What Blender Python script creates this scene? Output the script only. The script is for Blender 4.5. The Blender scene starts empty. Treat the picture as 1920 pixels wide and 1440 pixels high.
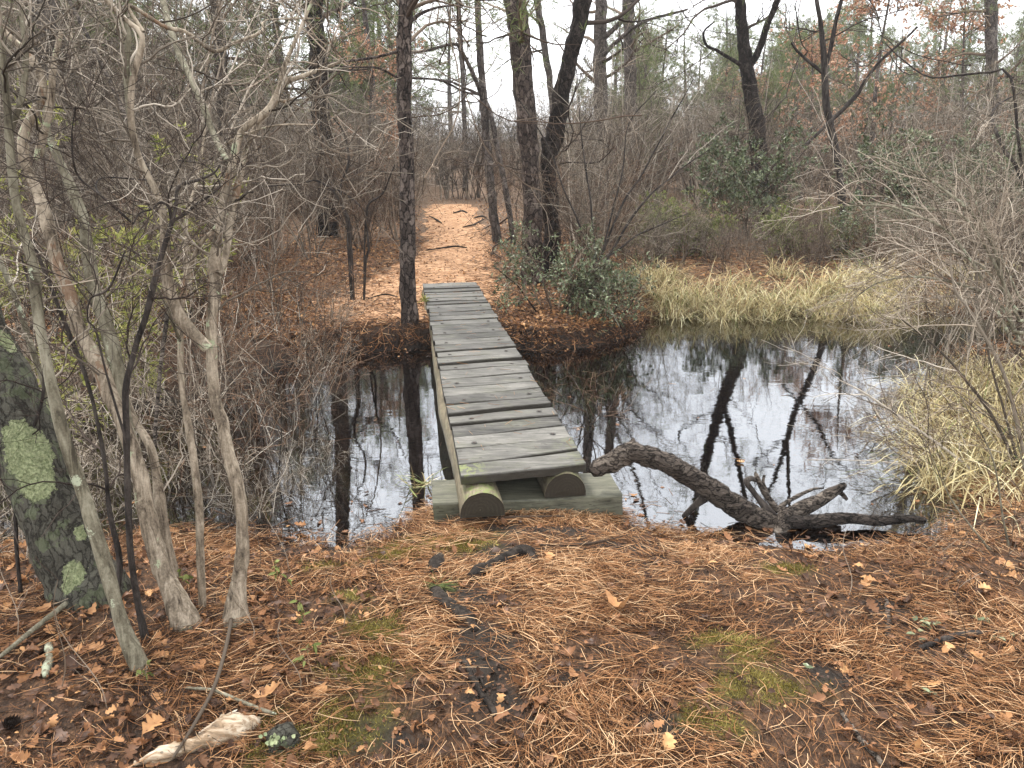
import bpy, math, random
import numpy as np
from mathutils import Vector
rng = np.random.default_rng(11)
random.seed(5)
S = bpy.context.scene
COL = S.collection

# ------------------------------------------------------------------ camera
CZ, PITCH, F = 1.70, math.radians(16.3), 1500.0
cd = bpy.data.cameras.new('camera'); cam = bpy.data.objects.new('camera', cd); COL.objects.link(cam)
cam.location = (0, 0, CZ); cam.rotation_euler = (math.radians(90) - PITCH, 0, 0)
cd.sensor_width = 36; cd.lens = F / 1920 * 36; cd.clip_end = 3000; cd.clip_start = 0.05
S.camera = cam
# ------------------------------------------------------------------ world, sun, exposure
SUN_EL, SUN_AZ = math.radians(58), math.radians(-35)
w = bpy.data.worlds.new("World"); S.world = w; w.use_nodes = True
nt = w.node_tree; nt.nodes.clear()
sky = nt.nodes.new('ShaderNodeTexSky'); sky.sky_type = 'NISHITA'; sky.sun_disc = False
sky.sun_elevation = SUN_EL; sky.sun_rotation = SUN_AZ; sky.air_density = 1.0; sky.dust_density = 3.0
tc = nt.nodes.new('ShaderNodeTexCoord')
nz = nt.nodes.new('ShaderNodeTexNoise'); nz.inputs['Scale'].default_value = 2.2; nz.inputs['Detail'].default_value = 5
nt.links.new(tc.outputs['Generated'], nz.inputs['Vector'])
rp = nt.nodes.new('ShaderNodeValToRGB')
rp.color_ramp.elements[0].position = .3; rp.color_ramp.elements[0].color = (.80, .81, .84, 1)
rp.color_ramp.elements[1].position = .7; rp.color_ramp.elements[1].color = (1, 1, 1, 1)
nt.links.new(nz.outputs['Fac'], rp.inputs['Fac'])
vm = nt.nodes.new('ShaderNodeVectorMath'); vm.operation = 'SCALE'; vm.inputs['Scale'].default_value = 15.0
nt.links.new(rp.outputs['Color'], vm.inputs[0])
mx = nt.nodes.new('ShaderNodeMix'); mx.data_type = 'RGBA'; mx.inputs[0].default_value = 0.86
nt.links.new(sky.outputs['Color'], mx.inputs[6]); nt.links.new(vm.outputs[0], mx.inputs[7])
bg = nt.nodes.new('ShaderNodeBackground'); bg.inputs['Strength'].default_value = 0.066
nt.links.new(mx.outputs[2], bg.inputs['Color'])
wo = nt.nodes.new('ShaderNodeOutputWorld'); nt.links.new(bg.outputs[0], wo.inputs['Surface'])
sd_ = bpy.data.lights.new('sun', 'SUN'); sd_.energy = 1.5; sd_.angle = math.radians(11); sd_.color = (1, .96, .9)
so = bpy.data.objects.new('sun', sd_); COL.objects.link(so)
sdir = Vector((math.sin(SUN_AZ) * math.cos(SUN_EL), math.cos(SUN_AZ) * math.cos(SUN_EL), math.sin(SUN_EL)))
so.rotation_euler = sdir.to_track_quat('Z', 'Y').to_euler()
S.view_settings.view_transform = 'Standard'; S.view_settings.look = 'None'
S.view_settings.exposure = 1.75; S.view_settings.gamma = 1
S.render.engine = 'CYCLES'

# ------------------------------------------------------------------ pixel <-> world helpers (photo is 1920x1440)
cP, sP = math.cos(PITCH), math.sin(PITCH)
def ray(px, py):
    a = (px - 960) / F; b = (py - 720) / F
    return np.array([a, cP - b * sP, -sP - b * cP])
def atY(px, py, Y):
    d = ray(px, py); return np.array([0, 0, CZ]) + d * (Y / d[1])
def atZ(px, py, z):
    d = ray(px, py); return np.array([0, 0, CZ]) + d * ((z - CZ) / d[2])
def depth(p): return p[1] * cP - (p[2] - CZ) * sP

# ------------------------------------------------------------------ noise
def _h(i, j, k):
    n = (i * 73856093) ^ (j * 19349663) ^ (k * 83492791)
    n = (n ^ (n >> 13)) * 1274126177
    n = n ^ (n >> 16)
    return (n & 0xffffff) / float(0xffffff)
def vnoise(p, s=1.0, seed=0):
    p = np.asarray(p, float) * s + 1000.5 + seed * 17.3
    i = np.floor(p).astype(np.int64); f = p - i; f = f * f * (3 - 2 * f)
    r = 0
    for a in (0, 1):
        for b in (0, 1):
            for c in (0, 1):
                wt = (f[..., 0] if a else 1 - f[..., 0]) * (f[..., 1] if b else 1 - f[..., 1]) * (f[..., 2] if c else 1 - f[..., 2])
                r = r + wt * _h(i[..., 0] + a, i[..., 1] + b, i[..., 2] + c)
    return r * 2 - 1
def fbm(p, s, o=3, seed=0):
    return sum(vnoise(p, s * 2 ** k, seed + k) / 2 ** k for k in range(o))
def sstep(a, b, x):
    t = np.clip((x - a) / (b - a), 0, 1); return t * t * (3 - 2 * t)

# ------------------------------------------------------------------ shorelines (traced, laid on the water level)
WZ = -0.16
near_px = [(-700, 1000), (-200, 1010), (0, 1010), (180, 1000), (330, 985), (470, 985), (560, 1003), (650, 1004), (720, 992), (770, 962), (830, 930),
           (1000, 925), (1150, 935), (1200, 975), (1300, 990), (1420, 1004), (1500, 1012), (1640, 1012), (1740, 1000), (1765, 950),
           (1730, 860), (1705, 780), (1725, 700), (1790, 655), (1950, 635), (2300, 640), (3000, 690)]
far_px = [(3000, 585), (2300, 585), (1950, 592), (1650, 586), (1450, 592), (1300, 588), (1215, 596), (1190, 632), (1120, 650), (1020, 658), (930, 650), (800, 652),
          (700, 662), (610, 664), (520, 690), (400, 740), (250, 770), (0, 800), (-300, 830), (-800, 860)]
nearW = np.array([atZ(x, y, WZ)[:2] for x, y in near_px]); farW = np.array([atZ(x, y, WZ)[:2] for x, y in far_px])
POLY = np.vstack([nearW, farW])
def sdf(X, Y):
    """positive on land, negative in the water"""
    P = np.stack([X, Y], -1); best = np.full(X.shape, 1e9); inside = np.zeros(X.shape, bool)
    n = len(POLY)
    for i in range(n):
        a = POLY[i]; b = POLY[(i + 1) % n]; e = b - a
        wv = P - a; t = np.clip((wv @ e) / (e @ e), 0, 1)
        dd = wv - t[..., None] * e; best = np.minimum(best, np.sqrt((dd ** 2).sum(-1)))
        c = ((a[1] > Y) != (b[1] > Y)) & (X < (b[0] - a[0]) * (Y - a[1]) / (b[1] - a[1] + 1e-12) + a[0])
        inside ^= c
    return np.where(inside, -best, best)
def pathC(Y): return -0.86 + (Y - 9.6) * -0.052 + 0.12 * np.sin((Y - 9) * .35)
def height(X, Y):
    X = np.asarray(X, float); Y = np.asarray(Y, float)
    P = np.stack([X, Y, X * 0], -1)
    s = sdf(X, Y) + .05 * vnoise(P, 3.1, 3) + .025 * vnoise(P, 9, 4)
    far = sstep(5.0, 7.0, Y + .0 * X)
    land_near = -0.015 - .075 * sstep(2.2, 3.9, Y)
    land_far = 0.02 + 0.028 * np.clip(Y - 10, 0, 22) + .006 * np.clip(Y - 32, 0, 200)
    land = land_near * (1 - far) + land_far * far + .02 * fbm(P, .9, 2, 8) + .008 * fbm(P, 6, 2, 5)
    rightfar = sstep(1.5, 2.2, X) * far
    wd = (.5 * (1 - far) + .22 * far) * (1 - rightfar) + .9 * rightfar
    up = sstep(0, 1, s / wd)
    return np.where(s > 0, WZ - .01 + (land - WZ + .01) * up, WZ - .01 - .34 * sstep(0, .7, -s))
def gz(x, y): return float(height(np.array([x]), np.array([y]))[0])

# ------------------------------------------------------------------ mesh helpers
def mesh(name, parts, mats, parent=None, smooth=True, attr=None, loc=None):
    """parts: list of (V (n,3), Q (m,4), material index, rnd (n,) or None)"""
    Vs, Qs, Ms, Rs = [], [], [], []; off = 0
    for V, Q, mi, r in parts:
        V = np.asarray(V, float).reshape(-1, 3); Q = np.asarray(Q, np.int64).reshape(-1, 4)
        Vs.append(V); Qs.append(Q + off); Ms.append(np.full(len(Q), mi)); Rs.append(np.zeros(len(V)) if r is None else r); off += len(V)
    V = np.vstack(Vs); Q = np.vstack(Qs); M = np.concatenate(Ms); R = np.concatenate(Rs)
    if loc is not None: V = V - np.asarray(loc)
    me = bpy.data.meshes.new(name)
    me.vertices.add(len(V)); me.vertices.foreach_set('co', V.astype(np.float32).ravel())
    me.loops.add(len(Q) * 4); me.loops.foreach_set('vertex_index', Q.astype(np.int32).ravel())
    me.polygons.add(len(Q)); me.polygons.foreach_set('loop_start', (np.arange(len(Q)) * 4).astype(np.int32))
    me.polygons.foreach_set('loop_total', np.full(len(Q), 4, np.int32))
    for m in (mats if isinstance(mats, (list, tuple)) else [mats]): me.materials.append(m)
    me.polygons.foreach_set('material_index', M.astype(np.int32))
    me.polygons.foreach_set('use_smooth', np.full(len(Q), smooth))
    a = me.attributes.new('rnd', 'FLOAT', 'POINT'); a.data.foreach_set('value', R.astype(np.float32))
    if attr:
        for k, v in attr.items():
            a = me.attributes.new(k, 'FLOAT', 'POINT'); a.data.foreach_set('value', np.asarray(v, np.float32))
    me.update(calc_edges=True)
    o = bpy.data.objects.new(name, me); COL.objects.link(o)
    if parent is not None: o.parent = parent
    elif loc is not None: o.location = loc
    return o
def thing(name, label, cat, loc, group=None):
    o = bpy.data.objects.new(name, None); COL.objects.link(o); o.location = [float(v) for v in loc]; o.empty_display_size = .1
    o['label'] = label; o['category'] = cat
    if group: o['group'] = group
    return o
def tag(o, label=None, cat=None, group=None, kind=None):
    if label: o['label'] = label
    if cat: o['category'] = cat
    if group: o['group'] = group
    if kind: o['kind'] = kind
    return o
def dup(root, loc, rotz, sc, label, group):
    r = root.copy(); COL.objects.link(r); r.location = [float(v) for v in loc]; r.rotation_euler = (0, 0, rotz); r.scale = (sc, sc, sc)
    r['label'] = label; r['group'] = group
    for ch in list(root.children):
        c = ch.copy(); COL.objects.link(c); c.parent = r
    return r
def unit(v): return v / (np.linalg.norm(v, axis=-1, keepdims=True) + 1e-9)
def tubes(P, R, sides=3, rough=0.0, seed=0):
    K, n, _ = P.shape
    T = unit(np.gradient(P, axis=1))
    ref = np.where(np.abs(T[..., 2:3]) > .9, np.array([1., .2, 0]), np.array([.15, .1, 1.]))
    if n > 8:   # one reference for a whole tube avoids twisting
        m = unit(P[:, -1] - P[:, 0]); r1 = np.where(np.abs(m[:, 2:3]) > .6, np.array([1., .2, 0]), np.array([.15, .1, 1.])); ref = np.repeat(r1[:, None], n, 1)
    a = unit(np.cross(T, ref)); b = np.cross(T, a)
    an = np.arange(sides) / sides * 2 * np.pi
    ring = a[:, :, None] * np.cos(an)[:, None] + b[:, :, None] * np.sin(an)[:, None]
    V = P[:, :, None] + ring * R[..., None, None]
    if rough:
        d = fbm(V * np.array([1, 1, .55]), 14, 3, seed) * .5 + fbm(V, 3, 1, seed + 9) * .35 + (fbm(V, 55, 2, seed + 3) * .28 if sides > 15 else 0)
        V = V + ring * (R[..., None, None] * rough * d[..., None])
    i = np.arange(K)[:, None, None] * n * sides + np.arange(n - 1)[None, :, None] * sides
    j = np.arange(sides)[None, None, :]; j2 = (j + 1) % sides
    Q = np.stack([i + j, i + j2, i + sides + j2, i + sides + j], -1).reshape(-1, 4)
    return V.reshape(-1, 3), Q
def rtube(P, R, sides=3, mi=0, rough=0.0, seed=0, rnd=None):
    V, Q = tubes(P, R, sides, rough, seed)
    r = (rng.random(P.shape[0]) if rnd is None else np.full(P.shape[0], rnd))
    return (V, Q, mi, np.repeat(r, P.shape[1] * sides))
def spline(pts, n, k=None):
    pts = np.asarray(pts, float); m = len(pts)
    if m < 3:
        t = np.linspace(0, m - 1, n); i = np.clip(t.astype(int), 0, m - 2); f = (t - i)[:, None]
        return pts[i] * (1 - f) + pts[i + 1] * f
    E = np.vstack([2 * pts[0] - pts[1], pts, 2 * pts[-1] - pts[-2]])
    d = np.r_[0, np.cumsum(np.linalg.norm(np.diff(pts[:, :3], axis=0), axis=1))]
    t = np.interp(np.linspace(0, d[-1], n), d, np.arange(m)); i = np.clip(t.astype(int), 0, m - 2); f = (t - i)[:, None]
    p0, p1, p2, p3 = E[i], E[i + 1], E[i + 2], E[i + 3]
    return .5 * ((2 * p1) + (-p0 + p2) * f + (2 * p0 - 5 * p1 + 4 * p2 - p3) * f ** 2 + (-p0 + 3 * p1 - 3 * p2 + p3) * f ** 3)
def spawn(P, R, m, t0, t1, L, ang, n, wig, up, rs, rend, pw=.4, hor=0.0, rng=rng):
    """m children on each parent tube"""
    K, N, _ = P.shape
    t = t0 + (t1 - t0) * rng.random((K, m)); x = t * (N - 1); i = np.clip(x.astype(int), 0, N - 2); f = (x - i)[..., None]
    kk = np.arange(K)[:, None]
    base = P[kk, i] * (1 - f) + P[kk, i + 1] * f; T = unit(P[kk, i + 1] - P[kk, i]); r0 = (R[kk, i] * (1 - f[..., 0]) + R[kk, i + 1] * f[..., 0]) * rs
    q = rng.normal(size=T.shape); q = unit(q - (q * T).sum(-1, keepdims=True) * T)
    a = np.radians(rng.uniform(ang[0], ang[1], (K, m)))[..., None]
    d = unit(np.cos(a) * T + np.sin(a) * q + np.array([0, 0, hor]))
    ln = rng.uniform(L[0], L[1], (K, m)) * (1 - pw * t); st = (ln / (n - 1))[..., None]
    base = base.reshape(-1, 3); d = d.reshape(-1, 3); st = st.reshape(-1, 1); M = len(base)
    out = np.zeros((M, n, 3)); out[:, 0] = base; p = base
    for s in range(1, n):
        p = p + d * st; out[:, s] = p
        d = unit(d + wig * rng.normal(size=d.shape) + np.array([0, 0, up]))
    r0 = np.minimum(r0.reshape(-1, 1), 1.0); rr = r0 + (rend - r0) * np.linspace(0, 1, n)[None] ** .8
    return out, np.maximum(rr, rend * .8)
def leaves(base, d, nrm, L, W, curl=.15):
    """folded six-point leaves, two quads each"""
    n = len(base); d = unit(d); s = unit(np.cross(d, nrm)); u = np.cross(s, d); L = L[:, None]; W = W[:, None]
    V = np.stack([base, base + d * L * .3 + s * W * .5 + u * W * .12, base + d * L * .7 + s * W * .42 + u * (W * .1 - L * curl * .4),
                  base + d * L - u * L * curl, base + d * L * .7 - s * W * .42 + u * (W * .1 - L * curl * .4), base + d * L * .3 - s * W * .5 + u * W * .12], 1)
    o = np.arange(n)[:, None] * 6
    Q = np.concatenate([o + np.array([0, 1, 2, 3]), o + np.array([0, 3, 4, 5])], 0)
    return V.reshape(-1, 3), Q
def leafpart(base, d, nrm, L, W, mi, curl=.15):
    V, Q = leaves(base, d, nrm, L, W, curl); return (V, Q, mi, np.repeat(rng.random(len(base)), 6))
def tip_leaves(P, k, L, W, mi, t0=.3, spread=.9, droop=0.0, curl=.15):
    K, N, _ = P.shape; t = t0 + (1 - t0) * rng.random((K, k)); x = t * (N - 1); i = np.clip(x.astype(int), 0, N - 2); f = (x - i)[..., None]; kk = np.arange(K)[:, None]
    b = (P[kk, i] * (1 - f) + P[kk, i + 1] * f).reshape(-1, 3); T = unit(P[kk, i + 1] - P[kk, i]).reshape(-1, 3)
    d = unit(T + spread * rng.normal(size=T.shape) + np.array([0, 0, -droop]))
    nr = unit(rng.normal(size=T.shape) * .6 + np.array([0, 0, 1.]))
    n = len(b)
    return leafpart(b, d, nr, rng.uniform(*L, n), rng.uniform(*W, n), mi, curl)

# ------------------------------------------------------------------ materials
def ramp(nt, src, stops):
    r = nt.nodes.new('ShaderNodeValToRGB'); e = r.color_ramp.elements
    while len(e) < len(stops): e.new(.5)
    for q, (p, c) in zip(e, stops): q.position = p; q.color = (*c, 1)
    nt.links.new(src, r.inputs['Fac']); return r.outputs['Color']
def noise(nt, vec, scale, detail=4, rough=.55, typ='noise', dist=0):
    if typ == 'voronoi':
        n = nt.nodes.new('ShaderNodeTexVoronoi'); n.feature = 'DISTANCE_TO_EDGE'; n.inputs['Scale'].default_value = scale
        if vec is not None: nt.links.new(vec, n.inputs['Vector'])
        return n.outputs['Distance']
    n = nt.nodes.new('ShaderNodeTexNoise'); n.inputs['Scale'].default_value = scale; n.inputs['Detail'].default_value = detail; n.inputs['Roughness'].default_value = rough
    n.inputs['Distortion'].default_value = dist
    if vec is not None: nt.links.new(vec, n.inputs['Vector'])
    return n.outputs['Fac']
def mathn(nt, op, a, b=None, clamp=False):
    m = nt.nodes.new('ShaderNodeMath'); m.operation = op; m.use_clamp = clamp
    for k, v in enumerate((a, b)):
        if v is None: continue
        if isinstance(v, (int, float)): m.inputs[k].default_value = v
        else: nt.links.new(v, m.inputs[k])
    return m.outputs[0]
def mixc(nt, f, a, b, mode='MIX'):
    m = nt.nodes.new('ShaderNodeMix'); m.data_type = 'RGBA'; m.blend_type = mode
    for k, v in ((0, f), (6, a), (7, b)):
        if isinstance(v, (int, float)): m.inputs[k].default_value = v
        elif isinstance(v, tuple): m.inputs[k].default_value = (*v, 1)
        else: nt.links.new(v, m.inputs[k])
    return m.outputs[2]
def newmat(name):
    m = bpy.data.materials.new(name); m.use_nodes = True; nt = m.node_tree; b = nt.nodes['Principled BSDF']
    tc = nt.nodes.new('ShaderNodeTexCoord'); return m, nt, b, tc.outputs['Object']
def mapping(nt, v, sc, loc=None):
    m = nt.nodes.new('ShaderNodeMapping'); m.inputs['Scale'].default_value = sc; nt.links.new(v, m.inputs['Vector'])
    if loc is not None: nt.links.new(loc, m.inputs['Location'])
    return m.outputs['Vector']
def attr(nt, name):
    a = nt.nodes.new('ShaderNodeAttribute'); a.attribute_name = name; return a.outputs['Fac']
def bump(nt, b, h, strength=.5, dist=.01):
    n = nt.nodes.new('ShaderNodeBump'); n.inputs['Strength'].default_value = strength; n.inputs['Distance'].default_value = dist
    nt.links.new(h, n.inputs['Height']); nt.links.new(n.outputs[0], b.inputs['Normal'])
def simple(name, stops, rough=.7, trans=0.0, nscale=0, spec=.12):
    """colour from the per-piece random attribute, optional blotches"""
    m, nt, b, oc = newmat(name); f = attr(nt, 'rnd')
    if nscale: f = mathn(nt, 'ADD', mathn(nt, 'MULTIPLY', f, .7), mathn(nt, 'MULTIPLY', noise(nt, oc, nscale, 3), .4), True)
    c = ramp(nt, f, stops); nt.links.new(c, b.inputs['Base Color']); b.inputs['Roughness'].default_value = rough
    b.inputs['Specular IOR Level'].default_value = spec
    if trans:
        t = nt.nodes.new('ShaderNodeBsdfTranslucent'); nt.links.new(c, t.inputs['Color']); x = nt.nodes.new('ShaderNodeMixShader'); x.inputs[0].default_value = trans
        out = nt.nodes['Material Output']; nt.links.new(b.outputs[0], x.inputs[1]); nt.links.new(t.outputs[0], x.inputs[2]); nt.links.new(x.outputs[0], out.inputs['Surface'])
    return m
def bark(name, dark, mid, light, plate=22., zs=.42, bs=1., lichen=None, lam=.55, dist=.02, stretch=None, cw=.34):
    """plated pine bark: broken plates with thin deep cracks"""
    m, nt, b, oc = newmat(name)
    def warp(src, sc, amt):
        wv = nt.nodes.new('ShaderNodeTexNoise'); wv.inputs['Scale'].default_value = sc; wv.inputs['Detail'].default_value = 3; nt.links.new(src, wv.inputs['Vector'])
        v = nt.nodes.new('ShaderNodeVectorMath'); v.operation = 'SCALE'; v.inputs['Scale'].default_value = amt; nt.links.new(wv.outputs['Color'], v.inputs[0])
        v2 = nt.nodes.new('ShaderNodeVectorMath'); v2.operation = 'ADD'; nt.links.new(src, v2.inputs[0]); nt.links.new(v.outputs[0], v2.inputs[1]); return v2.outputs[0]
    mp = mapping(nt, warp(warp(oc, 7, .12), 38, .024), stretch or (1, 1, zs))
    ed = noise(nt, mp, plate, typ='voronoi')
    vc = nt.nodes.new('ShaderNodeTexVoronoi'); vc.inputs['Scale'].default_value = plate; nt.links.new(mp, vc.inputs['Vector'])
    sep = nt.nodes.new('ShaderNodeSeparateColor'); nt.links.new(vc.outputs['Color'], sep.inputs[0]); cell = sep.outputs[0]
    fine = noise(nt, mapping(nt, oc, stretch or (1, 1, .5)), plate * 5, 6, .7); big = noise(nt, oc, 3.5, 3)
    crack = mathn(nt, 'MULTIPLY', mathn(nt, 'MINIMUM', mathn(nt, 'ADD', ed, mathn(nt, 'MULTIPLY', mathn(nt, 'SUBTRACT', fine, .45), .25)), .14), 7.0)
    h = mathn(nt, 'ADD', mathn(nt, 'MULTIPLY', crack, .38), mathn(nt, 'ADD', mathn(nt, 'MULTIPLY', fine, 1.12 - cw), mathn(nt, 'MULTIPLY', cell, cw)))
    t = mathn(nt, 'MULTIPLY', h, mathn(nt, 'ADD', .45, mathn(nt, 'MULTIPLY', big, .55)))
    c = ramp(nt, t, [(.38, dark), (.66, mid), (.98, light)])
    if lichen:
        ln = noise(nt, oc, 7, 6, .7); c = mixc(nt, mathn(nt, 'MULTIPLY', mathn(nt, 'GREATER_THAN', ln, lam), .5), c, lichen)
        cn = noise(nt, oc, 48, 7, .78); lf = mathn(nt, 'GREATER_THAN', mathn(nt, 'ADD', attr(nt, 'lich'), mathn(nt, 'MULTIPLY', mathn(nt, 'SUBTRACT', cn, .5), 2.6)), .5)
        lf = mathn(nt, 'MULTIPLY', lf, mathn(nt, 'GREATER_THAN', attr(nt, 'lich'), .06))
        c = mixc(nt, mathn(nt, 'MULTIPLY', lf, .92), c, ramp(nt, noise(nt, oc, 110, 4, .7), [(.35, (.17, .21, .10)), (.5, (.34, .38, .20)), (.68, (.50, .53, .32))]))
        h = mathn(nt, 'ADD', h, mathn(nt, 'MULTIPLY', lf, .25))
    nt.links.new(c, b.inputs['Base Color']); b.inputs['Roughness'].default_value = .85; b.inputs['Specular IOR Level'].default_value = .12; bump(nt, b, h, bs, dist); return m
def bark2(name, dark, mid, light, sc=30., lichen=None, lam=.6, bs=.6, peel=None, dist=.006):
    """thin streaked bark of young stems with blotches, scars and lichen"""
    m, nt, b, oc = newmat(name)
    st = noise(nt, mapping(nt, oc, (1, 1, .16)), sc, 6, .7, dist=1.2); bl = noise(nt, mapping(nt, oc, (1, 1, .6)), 9, 5, .65); fi = noise(nt, oc, 120, 3, .7)
    f = mathn(nt, 'ADD', mathn(nt, 'MULTIPLY', st, .5), mathn(nt, 'ADD', mathn(nt, 'MULTIPLY', bl, .38), mathn(nt, 'MULTIPLY', fi, .14)))
    c = ramp(nt, f, [(.40, dark), (.49, mid), (.61, light)])
    if peel: c = mixc(nt, mathn(nt, 'MULTIPLY', mathn(nt, 'GREATER_THAN', noise(nt, mapping(nt, oc, (1, 1, .3)), 8, 5, .7, dist=.8), .60), .7), c, peel)
    if lichen:
        ln = noise(nt, oc, 17, 7, .75); l2 = mathn(nt, 'GREATER_THAN', mathn(nt, 'ADD', mathn(nt, 'MULTIPLY', ln, .6), mathn(nt, 'MULTIPLY', noise(nt, oc, 3.2, 2), .4)), lam)
        c = mixc(nt, mathn(nt, 'MULTIPLY', l2, .85), c, lichen)
    nt.links.new(c, b.inputs['Base Color']); b.inputs['Roughness'].default_value = .8; b.inputs['Specular IOR Level'].default_value = .12; bump(nt, b, f, bs, dist); return m
M = {}
M['pine_bark'] = bark('pine_bark', (.008, .006, .005), (.070, .053, .044), (.25, .20, .17))
M['pine_bark_dark'] = bark('pine_bark_dark', (.006, .005, .004), (.026, .020, .017), (.085, .068, .058), 24)
M['pine_bark_grey'] = bark('pine_bark_grey', (.022, .018, .016), (.095, .080, .070), (.22, .19, .17), 18)
M['tan_bark'] = bark2('tan_bark', (.040, .030, .022), (.18, .145, .105), (.42, .355, .27), 30, (.33, .37, .24), .585, peel=(.17, .098, .058))
M['grey_bark'] = bark2('grey_bark', (.045, .038, .026), (.13, .115, .08), (.27, .25, .185), 24, (.36, .39, .28), .58)
M['black_bark'] = bark2('black_bark', (.010, .008, .007), (.028, .023, .02), (.075, .063, .054), 30)
M['old_bark'] = bark('old_bark', (.040, .036, .029), (.105, .100, .080), (.17, .165, .125), 40, .2, 1., (.17, .20, .11), .56, .02)
M['log_bark'] = bark('log_bark', (.012, .010, .008), (.105, .085, .070), (.38, .32, .26), 34, 1, 1., stretch=(.22, 1, 1.3), cw=.2)
M['log_dark'] = bark('wet_log_bark', (.007, .006, .005), (.040, .033, .028), (.16, .13, .11), 34, 1, 1., stretch=(.3, 1, 1.3), cw=.15)
M['twig_brown'] = simple('twig_brown', [(0, (.022, .015, .011)), (.5, (.085, .058, .040)), (.8, (.19, .145, .105)), (1, (.38, .31, .24))], .8)
M['twig_grey'] = simple('twig_grey', [(0, (.030, .024, .018)), (.5, (.125, .102, .078)), (.8, (.27, .23, .18)), (1, (.52, .46, .38))], .8)
M['twig_pale'] = simple('twig_pale', [(0, (.06, .046, .034)), (.4, (.20, .16, .12)), (.8, (.40, .335, .26)), (1, (.58, .51, .42))], .75)
M['twig_red'] = simple('twig_red', [(0, (.022, .011, .007)), (.5, (.095, .050, .030)), (1, (.30, .19, .12))], .75)
M['twig_dark'] = simple('twig_dark', [(0, (.018, .013, .01)), (1, (.07, .052, .042))], .8)
M['laurel'] = simple('laurel_leaf', [(0, (.030, .040, .016)), (.5, (.095, .122, .055)), (1, (.25, .28, .16))], .3, .15, 0, .4)
M['olive'] = simple('olive_leaf', [(0, (.07, .085, .025)), (.5, (.16, .19, .055)), (1, (.30, .32, .12))], .5, .3)
M['yellowgreen'] = simple('yellow_green_leaf', [(0, (.10, .13, .02)), (.5, (.26, .27, .07)), (1, (.42, .40, .14))], .5, .3)
M['redleaf'] = simple('rust_leaf', [(0, (.24, .11, .06)), (.5, (.42, .23, .14)), (1, (.60, .40, .27))], .6, .35)
M['pine_needle'] = simple('green_needle', [(0, (.05, .07, .022)), (.5, (.13, .165, .055)), (1, (.26, .30, .12))], .5, .25)
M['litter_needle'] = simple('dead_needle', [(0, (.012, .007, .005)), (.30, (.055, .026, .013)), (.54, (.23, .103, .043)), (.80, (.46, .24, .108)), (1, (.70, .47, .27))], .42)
M['litter_leaf'] = simple('dead_leaf', [(0, (.02, .013, .010)), (.3, (.075, .042, .028)), (.6, (.24, .115, .055)), (.85, (.46, .25, .11)), (1, (.66, .43, .20))], .42, .1, 40)
M['sedge'] = simple('sedge_blade', [(0, (.10, .07, .035)), (.25, (.32, .24, .12)), (.6, (.60, .50, .26)), (1, (.84, .77, .50))], .5, .3)
M['sedge_green'] = simple('sedge_green', [(0, (.09, .13, .04)), (1, (.30, .32, .12))], .5, .3)
M['moss'] = simple('moss_blade', [(0, (.06, .05, .012)), (.5, (.20, .165, .04)), (1, (.42, .35, .12))], .8, .2)
M['lichen'] = simple('lichen', [(0, (.10, .13, .07)), (.4, (.26, .30, .16)), (1, (.46, .49, .29))], .9, 0, 60)

# ground
def ground_mat():
    m, nt, b, oc = newmat('ground_litter')
    n1 = noise(nt, oc, 1.3, 4); n2 = noise(nt, oc, 22, 6, .7); n3 = noise(nt, mapping(nt, oc, (1, .35, 1)), 60, 5, .7, dist=1.5)
    f = mathn(nt, 'ADD', mathn(nt, 'MULTIPLY', n2, .55), mathn(nt, 'MULTIPLY', n3, .5))
    c = ramp(nt, f, [(.38, (.010, .007, .005)), (.5, (.045, .026, .016)), (.62, (.12, .065, .035)), (.78, (.27, .15, .08))])
    dk = ramp(nt, f, [(.35, (.010, .008, .007)), (.6, (.035, .027, .021)), (.8, (.08, .06, .045))])
    soil = mathn(nt, 'MAXIMUM', attr(nt, 'soil'), mathn(nt, 'MULTIPLY', mathn(nt, 'GREATER_THAN', n1, .60), .35))
    c = mixc(nt, soil, c, dk)
    ms = ramp(nt, noise(nt, oc, 45, 4, .7), [(.35, (.05, .05, .012)), (.6, (.17, .15, .035)), (.8, (.30, .26, .08))])
    c = mixc(nt, mathn(nt, 'MULTIPLY', attr(nt, 'moss'), .6), c, ms)
    br = ramp(nt, n2, [(.35, (.05, .028, .014)), (.65, (.15, .09, .045))])
    c = mixc(nt, attr(nt, 'far'), c, ramp(nt, f, [(.38, (.035, .022, .014)), (.52, (.12, .075, .045)), (.68, (.26, .165, .10))]))
    c = mixc(nt, attr(nt, 'bed'), c, br)
    nt.links.new(c, b.inputs['Base Color']); b.inputs['Roughness'].default_value = .8; b.inputs['Specular IOR Level'].default_value = .15; bump(nt, b, f, .9, .02); return m
M['ground'] = ground_mat()
def path_mat():
    m, nt, b, oc = newmat('trail_litter')
    n2 = noise(nt, oc, 16, 6, .72); n3 = noise(nt, mapping(nt, oc, (.5, 1.6, 1)), 5, 5, .7, dist=.6)
    f = mathn(nt, 'ADD', mathn(nt, 'MULTIPLY', n2, .6), mathn(nt, 'MULTIPLY', n3, .45))
    c = ramp(nt, f, [(.38, (.05, .026, .014)), (.46, (.21, .115, .062)), (.56, (.42, .245, .135)), (.70, (.62, .41, .25))])
    nt.links.new(c, b.inputs['Base Color']); b.inputs['Roughness'].default_value = .85; b.inputs['Specular IOR Level'].default_value = .1; bump(nt, b, f, .8, .03); return m
M['path'] = path_mat()
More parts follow.
